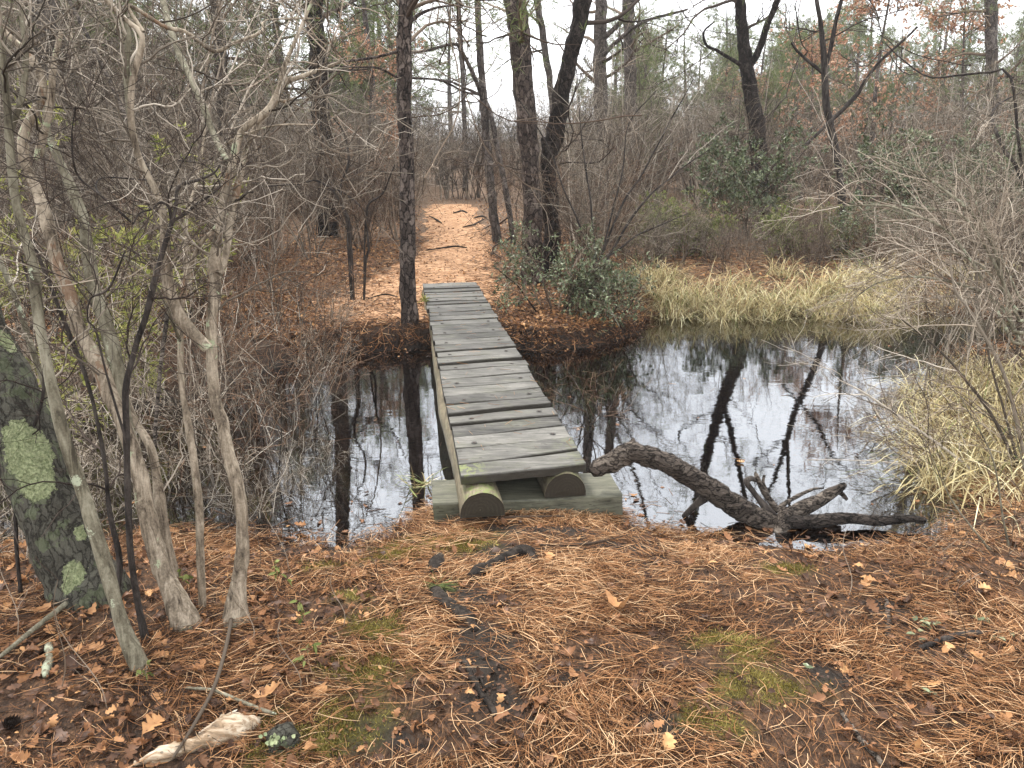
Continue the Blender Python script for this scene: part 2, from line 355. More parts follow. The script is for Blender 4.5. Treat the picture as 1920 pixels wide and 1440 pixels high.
def wood_mat(name, cols, green=.5, along=(1, 14, 14)):
    m, nt, b, oc = newmat(name)
    oi = nt.nodes.new('ShaderNodeObjectInfo'); cm = nt.nodes.new('ShaderNodeCombineXYZ')
    for k in range(3): nt.links.new(mathn(nt, 'MULTIPLY', oi.outputs['Random'], 13.7 + 9 * k), cm.inputs[k])
    g = mapping(nt, oc, along, cm.outputs[0])
    gr = noise(nt, g, 6, 7, .65, dist=.5); big = noise(nt, mapping(nt, oc, (1, 1.6, 1), cm.outputs[0]), 4.5, 5, .65)
    f = mathn(nt, 'ADD', mathn(nt, 'MULTIPLY', gr, .62), mathn(nt, 'MULTIPLY', big, .42))
    f = mathn(nt, 'ADD', f, mathn(nt, 'MULTIPLY', mathn(nt, 'SUBTRACT', oi.outputs['Random'], .5), .17))
    c = ramp(nt, f, cols)
    gm = mathn(nt, 'MULTIPLY', mathn(nt, 'SUBTRACT', noise(nt, mapping(nt, oc, (1, 1, 1), cm.outputs[0]), 5, 6, .7), .50, True), green * 5, True)
    c = mixc(nt, gm, c, (.105, .112, .06))
    ck = noise(nt, mapping(nt, oc, tuple(v * 2.2 for v in along), cm.outputs[0]), 7, 3, .5); c = mixc(nt, mathn(nt, 'MULTIPLY', mathn(nt, 'GREATER_THAN', ck, .66), .75), c, (.012, .011, .009))
    kn = noise(nt, mapping(nt, oc, (1, 1.5, 1), cm.outputs[0]), 17, 2, .4); c = mixc(nt, mathn(nt, 'MULTIPLY', mathn(nt, 'GREATER_THAN', kn, .71), .6), c, (.03, .026, .02))
    mo = mathn(nt, 'MULTIPLY', attr(nt, 'mossy'), mathn(nt, 'GREATER_THAN', noise(nt, oc, 30, 5, .75), .5))
    c = mixc(nt, mo, c, (.15, .17, .065))
    c = mixc(nt, attr(nt, 'endgrain_seam_shade'), c, (.018, .014, .009))  # log end grain, and the shade painted on the boards' long sides
    rg = nt.nodes.new('ShaderNodeTexWave'); rg.wave_type = 'RINGS'; rg.rings_direction = 'SPHERICAL'
    nt.links.new(c, b.inputs['Base Color'])
    nt.links.new(mathn(nt, 'ADD', .42, mathn(nt, 'MULTIPLY', big, .4)), b.inputs['Roughness'])
    b.inputs['Specular IOR Level'].default_value = .28; bump(nt, b, gr, .55, .006); return m
M['deck_wood'] = wood_mat('weathered_deck_wood', [(.34, (.014, .014, .012)), (.43, (.045, .042, .037)), (.55, (.098, .094, .083)), (.72, (.21, .20, .178))], .30)
M['beam_wood'] = wood_mat('weathered_beam_wood', [(.33, (.03, .024, .016)), (.5, (.12, .10, .066)), (.75, (.28, .235, .16))], .5, (10, 1, 10))
M['sill_wood'] = wood_mat('weathered_sill_wood', [(.33, (.025, .024, .018)), (.5, (.10, .098, .07)), (.75, (.20, .195, .145))], .4)
def metal_mat():
    m, nt, b, oc = newmat('rusty_iron'); nt.links.new(ramp(nt, noise(nt, oc, 200, 3), [(.3, (.02, .016, .013)), (.7, (.07, .05, .04))]), b.inputs['Base Color'])
    b.inputs['Roughness'].default_value = .6; b.inputs['Metallic'].default_value = .4; return m
M['iron'] = metal_mat()
def simple_flat(name, c, r):
    m, nt, b, oc = newmat(name); nt.links.new(ramp(nt, noise(nt, oc, 60, 3), [(.3, tuple(x * .7 for x in c)), (.7, c)]), b.inputs['Base Color']); b.inputs['Roughness'].default_value = r; return m
M['recess_shade'] = simple_flat('painted_recess_shade', (.018, .015, .012), .5)  # dark ring colour standing in for the shade inside a bolt recess
M['rot_wood'] = wood_mat('rotten_wood', [(.33, (.05, .035, .024)), (.46, (.25, .17, .10)), (.6, (.52, .43, .32)), (.72, (.78, .72, .60))], .1, (1, 10, 10))
def water_mat():
    m, nt, b, oc = newmat('stream_water'); nt.nodes.remove(b)
    fr = nt.nodes.new('ShaderNodeFresnel'); fr.inputs['IOR'].default_value = 3.0
    n = mathn(nt, 'ADD', noise(nt, mapping(nt, oc, (1, 2.2, 1)), 3.5, 2, .5), mathn(nt, 'MULTIPLY', noise(nt, mapping(nt, oc, (1, 2.4, 1)), 26, 2), .12))
    bp = nt.nodes.new('ShaderNodeBump'); bp.inputs['Strength'].default_value = .055; bp.inputs['Distance'].default_value = .012; nt.links.new(n, bp.inputs['Height'])
    g = nt.nodes.new('ShaderNodeBsdfGlossy'); g.inputs['Roughness'].default_value = .0; g.inputs['Color'].default_value = (.93, .96, 1, 1); nt.links.new(bp.outputs[0], g.inputs['Normal'])
    t = nt.nodes.new('ShaderNodeBsdfTransparent'); t.inputs['Color'].default_value = (.42, .29, .17, 1)
    x = nt.nodes.new('ShaderNodeMixShader'); nt.links.new(fr.outputs[0], x.inputs[0]); nt.links.new(t.outputs[0], x.inputs[1]); nt.links.new(g.outputs[0], x.inputs[2])
    nt.links.new(x.outputs[0], nt.nodes['Material Output'].inputs['Surface']); return m
M['water'] = water_mat()

# ------------------------------------------------------------------ ground, path, water
def axis(lo, hi, step, far, grow=1.16):
    a = list(np.arange(lo, hi + 1e-6, step)); s = step; x = hi
    while x < far: s *= grow; x += s; a.append(x)
    s = step; x = lo; pre = []
    while x > -far: s *= grow; x -= s; pre.append(x)
    return np.array(pre[::-1] + a)
gx = axis(-5.5, 5.5, .035, 260); gy = axis(.6, 10.5, .035, 260); gy = gy[gy > -30]
GX, GY = np.meshgrid(gx, gy); GZ = height(GX, GY); GS = sdf(GX, GY)
MOSS = [(790, 1008, .34, .19), (880, 1018, .20, .09), (740, 1035, .20, .08), (700, 1190, .16, .16), (690, 1260, .2, .12), (1480, 1050, .14, .1), (1400, 1235, .16, .1), (1430, 1310, .22, .12),
        (600, 1380, .22, .16), (1330, 1370, .15, .1), (610, 1050, .15, .08), (1340, 1215, .12, .08), (540, 1430, .14, .12), (660, 1120, .1, .08)]
MW = [(atZ(x, y, -.04)[0], atZ(x, y, -.04)[1], a, b) for x, y, a, b in MOSS]
def moss_f(X, Y):
    P = np.stack([X, Y, X * 0], -1); n = fbm(P, 9, 3, 31) * .45; r = np.zeros(X.shape)
    for cx, cy, a, b in MW:
        q = np.sqrt(((X - cx) / a) ** 2 + ((Y - cy) / b) ** 2) + n; r = np.maximum(r, (1 - sstep(.35, 1.2, q)) * np.clip(.75 + .9 * fbm(P, 16, 2, 66), 0, 1))
    return r
SOIL = [(910, 1030, .26, .11), (870, 1120, .14, .14), (890, 1200, .10, .10), (900, 1260, .13, .15), (940, 1220, .14, .1), (930, 1330, .12, .1), (1660, 1140, .14, .1), (700, 1050, .1, .05), (1000, 985, .5, .05),
        (900, 960, .35, .05), (1300, 985, .4, .08), (560, 1000, .3, .08), (1180, 1010, .2, .07), (700, 1400, .16, .1), (1560, 1290, .12, .06), (1250, 1380, .1, .07), (1080, 1290, .1, .08)]
SW = [(atZ(x, y, -.04)[0], atZ(x, y, -.04)[1], a, b) for x, y, a, b in SOIL]
def soil_f(X, Y):
    P = np.stack([X, Y, X * 0], -1); n = fbm(P, 8, 3, 77) * .5; r = np.zeros(X.shape)
    for cx, cy, a, b in SW:
        q = np.sqrt(((X - cx) / a) ** 2 + ((Y - cy) / b) ** 2) + n; r = np.maximum(r, 1 - sstep(.6, 1.2, q))
    return r
nearmask = (GY < 5)
ms = np.where(nearmask, moss_f(GX, GY), 0); sl = np.where(nearmask, soil_f(GX, GY), 0)
sl = np.maximum(sl, 1 - sstep(.0, .2, np.where(GY > 5, GS - .05, GS + .02)))   # wet banks
sl = np.maximum(sl, .8 * sstep(1.4, 2.6, GX) * sstep(8, 9, GY) * (1 - sstep(10, 13, GY)))
ny, nx = GX.shape; ii = np.arange(ny - 1)[:, None] * nx + np.arange(nx - 1)[None]
Qg = np.stack([ii, ii + 1, ii + nx + 1, ii + nx], -1).reshape(-1, 4)
g = mesh('ground', [(np.stack([GX, GY, GZ], -1).reshape(-1, 3), Qg, 0, None)], M['ground'], attr={'soil': sl.ravel(), 'moss': ms.ravel(), 'far': sstep(8.2, 9.5, GY).ravel(), 'bed': sstep(.02, .3, -GS).ravel()})
tag(g, kind='structure')
# path: a slightly proud sheet of trodden needle litter
py_ = np.concatenate([np.arange(7.75, 13, .08), np.arange(13, 21.5, .2)]); u = np.linspace(-1, 1, 41)
def path_half(Y):
    c = pathC(Y); L = np.interp(Y, [7.75, 8.6, 9.6, 11, 13, 16, 22, 30], [1.35, 1.6, 1.8, 1.2, .75, .75, .85, .8]); R = np.interp(Y, [7.75, 8.5, 9.6, 11, 13, 16, 22, 30], [.35, .75, .9, .85, .75, .7, .8, .8])
    return c, L, R
c_, L_, R_ = path_half(py_)
PX = c_[:, None] + np.where(u < 0, u[None] * L_[:, None], u[None] * R_[:, None]); PY = np.repeat(py_[:, None], 41, 1)
PX = PX + .10 * vnoise(np.stack([PX * 0 + u[None] * 5, PY, PX * 0], -1), 2.2, 5) * np.abs(u)[None]
PZ = height(PX, PY) + .03 - .06 * np.abs(u)[None] ** 3 - .05 * (1 - sstep(7.75, 8.1, PY)) + .012 * fbm(np.stack([PX, PY, PX * 0], -1), 3, 2, 4)
n1, n2 = PX.shape; ii = np.arange(n1 - 1)[:, None] * n2 + np.arange(n2 - 1)[None]
p = mesh('path', [(np.stack([PX, PY, PZ], -1).reshape(-1, 3), np.stack([ii, ii + 1, ii + n2 + 1, ii + n2], -1).reshape(-1, 4), 0, None)], M['path'])
tag(p, kind='structure')
wx = np.array([-30, -12, -6, -3, 0, 3, 6, 12, 30.]); wy = np.array([2.0, 4, 6, 8, 10, 12.])
WX, WY = np.meshgrid(wx, wy); n1, n2 = WX.shape; ii = np.arange(n1 - 1)[:, None] * n2 + np.arange(n2 - 1)[None]
s_ = mesh('stream', [(np.stack([WX, WY, WX * 0 + WZ], -1).reshape(-1, 3), np.stack([ii, ii + 1, ii + n2 + 1, ii + n2], -1).reshape(-1, 4), 0, None)], M['water'])
tag(s_, kind='structure')

# ------------------------------------------------------------------ needle and leaf litter
def litter_field(N, x0, x1, y0, y1, seed):
    r = np.random.default_rng(seed); Y = r.uniform(y0, y1, N); X = r.uniform(-1, 1, N) * (.84 * Y + .6); return X, Y, r
def needles():
    N = 270000; X, Y, r = litter_field(N, -3.4, 3.4, 1.45, 4.3, 3)
    sd = sdf(X, Y); mo = moss_f(X, Y); so_ = soil_f(X, Y); P = np.stack([X, Y, X * 0], -1)
    dens = np.clip(.68 + .8 * fbm(P, 3.2, 3, 12) + .5 * fbm(P, 1.1, 2, 91), .08, 1) * (1 - .93 * mo) * (1 - .88 * so_) * (1 - .45 * sstep(-.4, -1.2, X)) * sstep(-.02, .06, sd)
    k = (r.random(N) < dens); X, Y, P = X[k], Y[k], P[k]; n = len(X)
    ang = fbm(P, 1.7, 2, 40) * 2.6 + r.normal(size=n) * .75 + r.integers(0, 2, n) * np.pi
    L = r.uniform(.05, .135, n); kap = r.normal(size=n) * .16; W = r.uniform(.0005, .0011, n); tilt = r.normal(size=n) * .10
    t = np.linspace(-.5, .5, 4)[None]; a = ang[:, None] + kap[:, None] * t * 2; st = L[:, None] * t
    x = X[:, None] + np.cos(a) * st; y = Y[:, None] + np.sin(a) * st
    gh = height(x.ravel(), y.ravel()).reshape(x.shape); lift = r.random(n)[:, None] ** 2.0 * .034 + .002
    z = np.maximum(gh.mean(1, keepdims=True) + lift + tilt[:, None] * st, gh + .0015) + np.abs(t) * -.004
    PP = np.stack([x, y, z], -1); R = W[:, None] * np.array([[.8, 1, 1, .5]])
    V, Q = tubes(PP, R, 3)
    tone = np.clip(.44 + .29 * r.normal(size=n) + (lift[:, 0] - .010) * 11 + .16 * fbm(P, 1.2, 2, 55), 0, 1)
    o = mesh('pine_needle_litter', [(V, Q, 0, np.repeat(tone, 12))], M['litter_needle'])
    tag(o, 'orange-brown fallen pine needles matted over the near bank', 'pine needles', kind='stuff')
needles()
def far_straw():
    r = np.random.default_rng(17); N = 80000; Y = 7.15 + 9 * r.random(N) ** 1.5; X = r.uniform(-.74, .74, N) * Y; sd = sdf(X, Y); k = (sd > -.03) & (sd < 7); X, Y = X[k], Y[k]; sd = sd[k]; n = len(X)
    a = r.uniform(0, 6.3, n); L = r.uniform(.05, .16, n); t = np.linspace(-.5, .5, 3)[None]; edge = np.exp(-np.maximum(sd, 0) / .12)
    x = X[:, None] + np.cos(a)[:, None] * L[:, None] * t; y = Y[:, None] + np.sin(a)[:, None] * L[:, None] * t; gh = height(x.ravel(), y.ravel()).reshape(x.shape)
    z = np.maximum(gh + .004, gh.mean(1, keepdims=True) + r.random(n)[:, None] * (.03 + .05 * edge[:, None]) + r.normal(size=(n, 1)) * (.2 + .9 * edge[:, None]) * L[:, None] * t)
    V, Q = tubes(np.stack([x, y, z], -1), np.full((n, 3), 1.) * r.uniform(.0016, .0034, (n, 1)), 3)
    tag(mesh('needle_drift', [(V, Q, 0, np.repeat(np.clip(.45 + .28 * r.normal(size=n) - .25 * edge, 0, 1), 9))], M['litter_needle']), 'drifts of fallen needles on the far bank and path', 'pine needles', kind='stuff')
far_straw()
def oak_leaves(X, Y, Z, size, r, tilt=.3, lobes=3.5, wide=.72):
    n = len(X); m = 13; t = np.linspace(0, 1, m); env = np.sin(np.pi * np.clip(t * .93 + .05, 0, 1)) ** .7
    ph = r.uniform(0, .5, n)[:, None]; wv = env[None] * (.38 + .62 * np.abs(np.sin((t[None] + ph * .3) * np.pi * (lobes + ph))) ** .9) * r.uniform(.75, 1.15, (n, m)); wv[:, 0] = .03; wv[:, -1] = .05
    a = r.uniform(0, 2 * np.pi, n); size = size[:, None]
    c = np.stack([np.cos(a), np.sin(a), r.normal(size=n) * tilt], -1); c = unit(c)
    s = unit(np.stack([-np.sin(a), np.cos(a), r.normal(size=n) * tilt], -1)); s = unit(s - (s * c).sum(-1, keepdims=True) * c); u_ = np.cross(c, s)
    bend = r.normal(size=n)[:, None] * .9; fold = (r.random(n)[:, None] * 1.1 - .2)
    base = np.stack([X, Y, Z], -1)[:, None] + c[:, None] * ((t - .5)[None, :, None] * size[..., None]) + u_[:, None] * ((bend * (t - .5)[None] ** 2 * 1.2 * size)[..., None])
    hw = size * wv * wide * .5
    Lf = base + s[:, None] * hw[..., None] + u_[:, None] * (hw * fold)[..., None]; Rt = base - s[:, None] * hw[..., None] + u_[:, None] * (hw * fold)[..., None]
    V = np.stack([Lf, base, Rt], 2).reshape(-1, 3)
    o = np.arange(n)[:, None, None] * m * 3 + np.arange(m - 1)[None, :, None] * 3; q = np.array([[0, 1, 4, 3], [1, 2, 5, 4]])
    Q = (o[..., None] + q[None, None]).reshape(-1, 4); return V, Q, m * 3
def leaf_litter():
    N = 10500; X, Y, r = litter_field(N, 0, 0, 1.5, 4.2, 9)
    sd = sdf(X, Y); P = np.stack([X, Y, X * 0], -1)
    dens = np.clip(.28 + .9 * sstep(-.2, -.9, X) + .5 * sstep(.9, 1.6, X) + .3 * fbm(P, 2, 2, 9), .04, 1) * (sd > .05) * (1 - moss_f(X, Y) * .7)
    k = r.random(N) < dens; X, Y = X[k], Y[k]; n = len(X)
    V, Q, c = oak_leaves(X, Y, height(X, Y) + r.uniform(.002, .022, n), .015 + .052 * r.random(n) ** 1.8, r, .45)
    k1 = np.repeat(np.clip(r.beta(1.1, 1.9, n), 0, 1), c)
    N = 21000; X3, Y3, r3_ = litter_field(N, 0, 0, 1.5, 4.2, 19); k = (sdf(X3, Y3) > .02) & (r3_.random(N) < .45 + .5 * soil_f(X3, Y3)); X3, Y3 = X3[k], Y3[k]; n3 = len(X3)
    V3, Q3, c3 = oak_leaves(X3, Y3, height(X3, Y3) + r.uniform(.001, .012, n3), r.uniform(.006, .018, n3), r, .5); k3 = np.repeat(np.clip(r.beta(.8, 1.3, n3), 0, 1), c3)
    N = 66000; Y2 = 7.2 + 16 * r.random(N) ** 1.35; X2 = r.uniform(-1, 1, N) * (.7 * Y2); sd = sdf(X2, Y2)
    pw = np.abs(X2 - pathC(Y2) + .3); pc_, pl_, pr_ = path_half(Y2); onp = (X2 > pc_ - pl_ * .9) & (X2 < pc_ + pr_ * .9); k = (sd > .02) & (r.random(N) < np.where(onp, .22, np.clip(1.2 - pw * .22, .35, 1))) & (Y2 < 23)
    X2, Y2 = X2[k], Y2[k]; n2 = len(X2); V2, Q2, c = oak_leaves(X2, Y2, height(X2, Y2) + r.uniform(.012, .05, n2), r.uniform(.02, .06, n2), r, .5)
    V2 = V2; k2 = np.repeat(np.clip(r.random(n2) ** 1.1, 0, 1), c)
    o = mesh('leaf_litter', [(V, Q, 0, k1), (V2, Q2, 0, k2), (V3, Q3, 0, k3)], M['litter_leaf'])
    tag(o, 'curled brown oak leaves scattered over both banks', 'fallen leaves', kind='stuff')
leaf_litter()
def floating():
    r = np.random.default_rng(44); N = 9000; Y = r.uniform(3.5, 10, N); X = r.uniform(-.7, .72, N) * Y; sd = -sdf(X, Y); k = (sd > .01) & (r.random(N) < .005 + .8 * np.exp(-sd / .10)); X, Y = X[k], Y[k]; n = len(X)
    V, Q, c = oak_leaves(X, Y, np.full(n, WZ + .003), r.uniform(.012, .05, n), r, .02); V[:, 2] = np.maximum(V[:, 2], WZ + .0015)
    N = 16000; Y = r.uniform(3.5, 10, N); X = r.uniform(-.7, .72, N) * Y; sd = -sdf(X, Y); k = (sd > .0) & (r.random(N) < .003 + np.exp(-sd / .08)); X, Y = X[k], Y[k]; m = len(X); a = r.uniform(0, 6.3, m); L = r.uniform(.05, .12, m); t = np.linspace(-.5, .5, 3)[None]
    P = np.stack([X[:, None] + np.cos(a)[:, None] * L[:, None] * t, Y[:, None] + np.sin(a)[:, None] * L[:, None] * t, np.full((m, 3), WZ + .002)], -1); V2, Q2 = tubes(P, np.full((m, 3), .0011), 3)
    tag(mesh('floating_litter', [(V, Q, 0, np.repeat(np.clip(r.beta(1, 1.6, n), 0, 1), c)), (V2, Q2, 0, np.repeat(r.random(m) * .8, 9))], M['litter_leaf']), 'dead leaves and needles floating along the stream margins', 'floating leaves', kind='stuff')
floating()
def moss_tufts():
    r = np.random.default_rng(21); B = []
    for cx, cy, a, b in MW:
        n = int(a * b * 80000); B.append(np.stack([r.normal(cx, a * .5, n), r.normal(cy, b * .5, n)], -1))
    B = np.vstack(B); k = (moss_f(B[:, 0], B[:, 1]) > r.random(len(B)) * .8) & (sdf(B[:, 0], B[:, 1]) > .02); B = B[k]; n = len(B)
    z = height(B[:, 0], B[:, 1]) + .004 + .012 * np.clip(fbm(np.c_[B, np.zeros(n)], 14, 2, 2), 0, 1)
    base = np.c_[B, z]; d = unit(r.normal(size=(n, 3)) * .8 + np.array([0, 0, 1.])); V, Q = leaves(base, d, unit(r.normal(size=(n, 3))), r.uniform(.008, .020, n), r.uniform(.0015, .0035, n))
    tone = np.clip(.5 + .5 * fbm(np.c_[B, np.zeros(n)], 7, 2, 3) + r.normal(size=n) * .2, 0, 1)
    tag(mesh('moss', [(V, Q, 0, np.repeat(tone, 6))], M['moss']), 'yellow-green moss cushions between the pine needles', 'moss', kind='stuff')
moss_tufts()

# ------------------------------------------------------------------ footbridge
DZ = 0.15
NL, NR, FL, FR = [atZ(*q, DZ) for q in ((866, 902), (1101, 872), (793, 533), (893, 530))]
ctr = (NL + NR) / 2
bridge = thing('footbridge', 'narrow grey plank footbridge on two half logs crossing the stream', 'footbridge', (ctr[0], ctr[1], DZ - .27))
BO = np.array(bridge.location)
def boxgrid(x0, x1, T, nxs, fr, bk, zt, zb, jit, r, ext=0):
    """board running along local x; fr(x), bk(x) give the front/back edge y"""
    xs = np.linspace(x0, x1, nxs); prof = [(0, 1), (.06, 1.0), (.3, 1), (.5, 1), (.7, 1), (.94, 1.0), (1, 1)]
    return xs
def board(k, n, r):
    t0, t1 = k / n, (k + 1) / n
    L = lambda t: NL + (FL - NL) * t; Rr = lambda t: NR + (FR - NR) * t
    wl = .5 * (r.random() * .012 + .004); wr = .5 * (r.random() * .012 + .004)
    # wedge gaps that open alternately at the left and at the right end
    gl0, gr0 = ((.026 + .014 * r.random()), .005) if k % 2 == 0 else (.004, (.025 + .013 * r.random()))
    Lg = np.linalg.norm(FL - NL)
    nx = 15; V = []; lift = r.normal() * .0025; cup = (.007 if k % 2 else .002) + r.random() * .004
    e0 = r.normal() * .004; e1 = r.normal() * .006; ends = r.normal(size=(2,)) * .006; roll = r.normal() * .004 + (.004 if k % 2 else -.003)
    prof = [(0.0, 0.0), (.035, .9), (.12, 1.0), (.35, 1.0), (.65, 1.0), (.88, 1.0), (.965, .9), (1.0, 0.0)]   # (across, top flag)
    rows = []
    for i in range(nx):
        q = i / (nx - 1); qq = -e0 / .6 * (1 - q) + q * (1 + e1 / .6)
        a = L(t0 + gl0 / Lg) * (1 - qq) + Rr(t0 + gr0 / Lg) * qq; b = L(t1) * (1 - qq) + Rr(t1) * qq
        ph = r.random() * 0
        jit0 = .003 * vnoise(np.array([[q * 9, k * 3.1, 0]]), 1.0)[0]; jit1 = .003 * vnoise(np.array([[q * 9, k * 3.1, 7]]), 1.0)[0]
        if k == 0: jit0 = .010 * vnoise(np.array([[q * 6, 2.1, 0]]), 1.0)[0] + .007 * vnoise(np.array([[q * 21, 2.1, 0]]), 1.0)[0]
        if k == 1: gl = 0
        sec = []
        for (v, fl) in ((0, -1), (0, 0), (0, .82), (.035, 1), (.2, 1), (.5, 1), (.8, 1), (.965, 1), (1, .82), (1, 0), (1, -1)):
            vv = v + (jit0 * (1 - v) + jit1 * v) / .19
            pnt = a * (1 - vv) + b * vv; th = .042
            if fl < 0: pnt = a * .5 + b * .5 if False else pnt
            z = DZ - th + th * max(fl, 0) + lift + roll * (v - .5) * 2 + cup * ((v - .5) ** 2 * 4) * (1 if fl > 0 else 0) + .0015 * math.sin(q * 7 + k)
            if fl == -1: continue
            sec.append((pnt[0], pnt[1], z))
        rows.append(sec)
    A = np.array(rows); m = A.shape[1]
    # closing bottom
    Vv = A.reshape(-1, 3); Q = []
    for i in range(nx - 1):
        for j in range(m):
            j2 = (j + 1) % m; Q.append((i * m + j, i * m + j2, (i + 1) * m + j2, (i + 1) * m + j))
    for i in (0, nx - 1):
        for j in range(m // 2 - 1):
            Q.append((i * m + j, i * m + j + 1, i * m + m - 2 - j, i * m + m - 1 - j))
    mid = A.reshape(-1, 3).mean(0)
    V2 = Vv - mid
    # local frame: x along the board
    mossy = np.zeros(len(Vv))
    if k == 0: mossy = (1 - sstep(.05, .28, np.repeat(np.linspace(0, 1, nx), m))) * .9 + .25 * sstep(.7, 1, np.repeat(np.linspace(0, 1, nx), m))
    if k == 1: mossy = .3 * sstep(.75, 1, np.repeat(np.linspace(0, 1, nx), m))
    ax = math.atan2((NR - NL)[1], (NR - NL)[0])
    o = mesh('deck_board', [(V2, Q, 0, None)], M['deck_wood'], bridge, smooth=False, attr={'mossy': mossy, 'endgrain_seam_shade': np.tile([.85, .8, .05, 0, 0, 0, .05, .8, .85], nx)})  # long side faces darkened in the colour, painting deeper shade into the seams
    o.location = mid - BO
    bv = o.modifiers.new('bevel', 'BEVEL'); bv.width = .0025; bv.segments = 2; bv.limit_method = 'ANGLE'; bv.angle_limit = math.radians(50)
    if k % 2 == 0 and k > 0 or k == 0:
        tm = (t0 + t1) / 2
        if k > 0:
            for q in (.17, .84):
                c = L(tm) * (1 - q) + Rr(tm) * q + np.array([r.normal() * .008, r.normal() * .01, 0]); zt = DZ + lift + .003 + .0012 + roll * 0
                s = 18; an = np.arange(s) / s * 2 * np.pi
                def ringv(rad, z): return np.stack([np.cos(an) * rad, np.sin(an) * rad, np.full(s, z)], -1)
                rg = [ringv(.0165, -.001), ringv(.0155, .0012), ringv(.0115, .0012), ringv(.0105, .0003)]; V = np.vstack(rg)
                Q2 = [(a_ * s + j, a_ * s + (j + 1) % s, (a_ + 1) * s + (j + 1) % s, (a_ + 1) * s + j) for a_ in range(3) for j in range(s)]
                hx = [ringv(.0085, .0), ringv(.0085, .0025), ringv(.0008, .0032)]
                V3 = np.vstack(hx); Q3 = [(a_ * s + j, a_ * s + (j + 1) % s, (a_ + 1) * s + (j + 1) % s, (a_ + 1) * s + j) for a_ in range(2) for j in range(s)]
                bo = mesh('bolt', [(V, Q2, 1, None), (V3, Q3, 0, None)], [M['iron'], M['recess_shade']], o)
                bo.location = (c - mid) * np.array([1, 1, 0]) + np.array([0, 0, zt - mid[2]])
    return o
def deck_litter():
    r = np.random.default_rng(6); n = 130; t = r.random(n); q = np.clip(r.normal(.5, .35, n), .03, .97); c = (NL + (FL - NL) * t[:, None]) * (1 - q[:, None]) + (NR + (FR - NR) * t[:, None]) * q[:, None]; a = r.uniform(0, 6.3, n); L = r.uniform(.03, .10, n); u_ = np.linspace(-.5, .5, 3)[None]
    P = np.stack([c[:, :1] + np.cos(a)[:, None] * L[:, None] * u_, c[:, 1:2] + np.sin(a)[:, None] * L[:, None] * u_, np.full((n, 3), DZ + .011)], -1); V, Q = tubes(P, np.full((n, 3), .0009), 3)
    tag(mesh('needle_litter', [(V, Q, 0, np.repeat(r.uniform(.3, .9, n), 9))], M['litter_needle']), 'a few dropped pine needles lying on the bridge planks', 'pine needles', kind='stuff')
deck_litter()
rb = np.random.default_rng(4); NB = 30
for k in range(NB): board(k, NB, rb)
def half_log(E0, E1, wr, ht, seed, mossend):
    """flat-bottomed half log from near end E0 to far end E1 (centre of the flat face)"""
    r = np.random.default_rng(seed); n = 60; s = 22; ax = E1 - E0; Ln = np.linalg.norm(ax); ax = ax / Ln; sd = np.array([ax[1], -ax[0], 0])
    an = np.linspace(0, np.pi, s); V = []; me_ = []
    for i in range(n):
        t = i / (n - 1); c = E0 + ax * Ln * t + sd * (.014 * math.sin(t * 9 + seed)) ; rr = wr * (1 + .04 * math.sin(t * 23 + seed)) 
        for j, a in enumerate(an):
            k_ = 1 + .05 * vnoise(np.array([[a * 2, t * 22, seed]]), 1.0)[0] + .025 * vnoise(np.array([[a * 6, t * 70, seed]]), 1.0)[0]
            hh = ht
            V.append(c + sd * (-math.cos(a) * rr * k_) + np.array([0, 0, math.sin(a) ** .85 * hh * k_]))
            me_.append((1 - sstep(.0, .05, t)) * sstep(.5, .95, math.sin(a)) * mossend + .25 * sstep(.3, .9, math.sin(a)) * (1 - sstep(0, .2, t)))
    V = np.array(V); Q = []
    for i in range(n - 1):
        for j in range(s - 1): Q.append((i * s + j, (i + 1) * s + j, (i + 1) * s + j + 1, i * s + j + 1))
        Q.append((i * s, i * s + s - 1, (i + 1) * s + s - 1, (i + 1) * s))
    # end face as its own ring fan (separate verts so it keeps an end-grain colour)
    off = len(V); rings = []
    c0 = E0 + np.array([0, 0, ht * .30])
    FR_ = (1.0, .93, .86, .78, .7, .61, .52, .43, .34, .25, .16, .08, .02)
    for f in FR_:
        rg = c0 + (V[:s] - c0) * f - ax * .004 * (1 - f) * (1 if True else 0)
        if f == 1.0: rg = rg - ax * .0005
        rings.append(rg + ax * (.002 if (FR_.index(f) % 2) else 0))
    Vr = np.vstack(rings); Qr = []
    for a_ in range(12):
        for j in range(s - 1): Qr.append((off + a_ * s + j, off + a_ * s + j + 1, off + (a_ + 1) * s + j + 1, off + (a_ + 1) * s + j))
        Qr.append((off + a_ * s + s - 1, off + a_ * s, off + (a_ + 1) * s, off + (a_ + 1) * s + s - 1))
    VV = np.vstack([V, Vr]); eg = np.r_[np.zeros(off), np.repeat([.97 if q_ % 2 else .88 for q_ in range(13)], s)]
    o = mesh('log_beam', [(VV - BO, Q + Qr, 0, None)], M['beam_wood'], bridge, attr={'mossy': np.r_[me_, np.zeros(len(Vr))], 'endgrain_seam_shade': eg}); return o
zb = DZ - .042 - .115
ax_ = unit(((FL + FR) - (NL + NR))); sd_v = np.array([ax_[1], -ax_[0], 0])
def lp(E, off, fwd, z): q = E + sd_v * off - ax_ * fwd; return np.array([q[0], q[1], z])
half_log(lp(NL, .082, .055, zb - .014), lp(FL, .09, -.0, zb), .105, .128, 2, 1.0)
half_log(lp(NR, -.105, .035, zb + .004), lp(FR, -.09, -.0, zb), .112, .128, 5, .5)
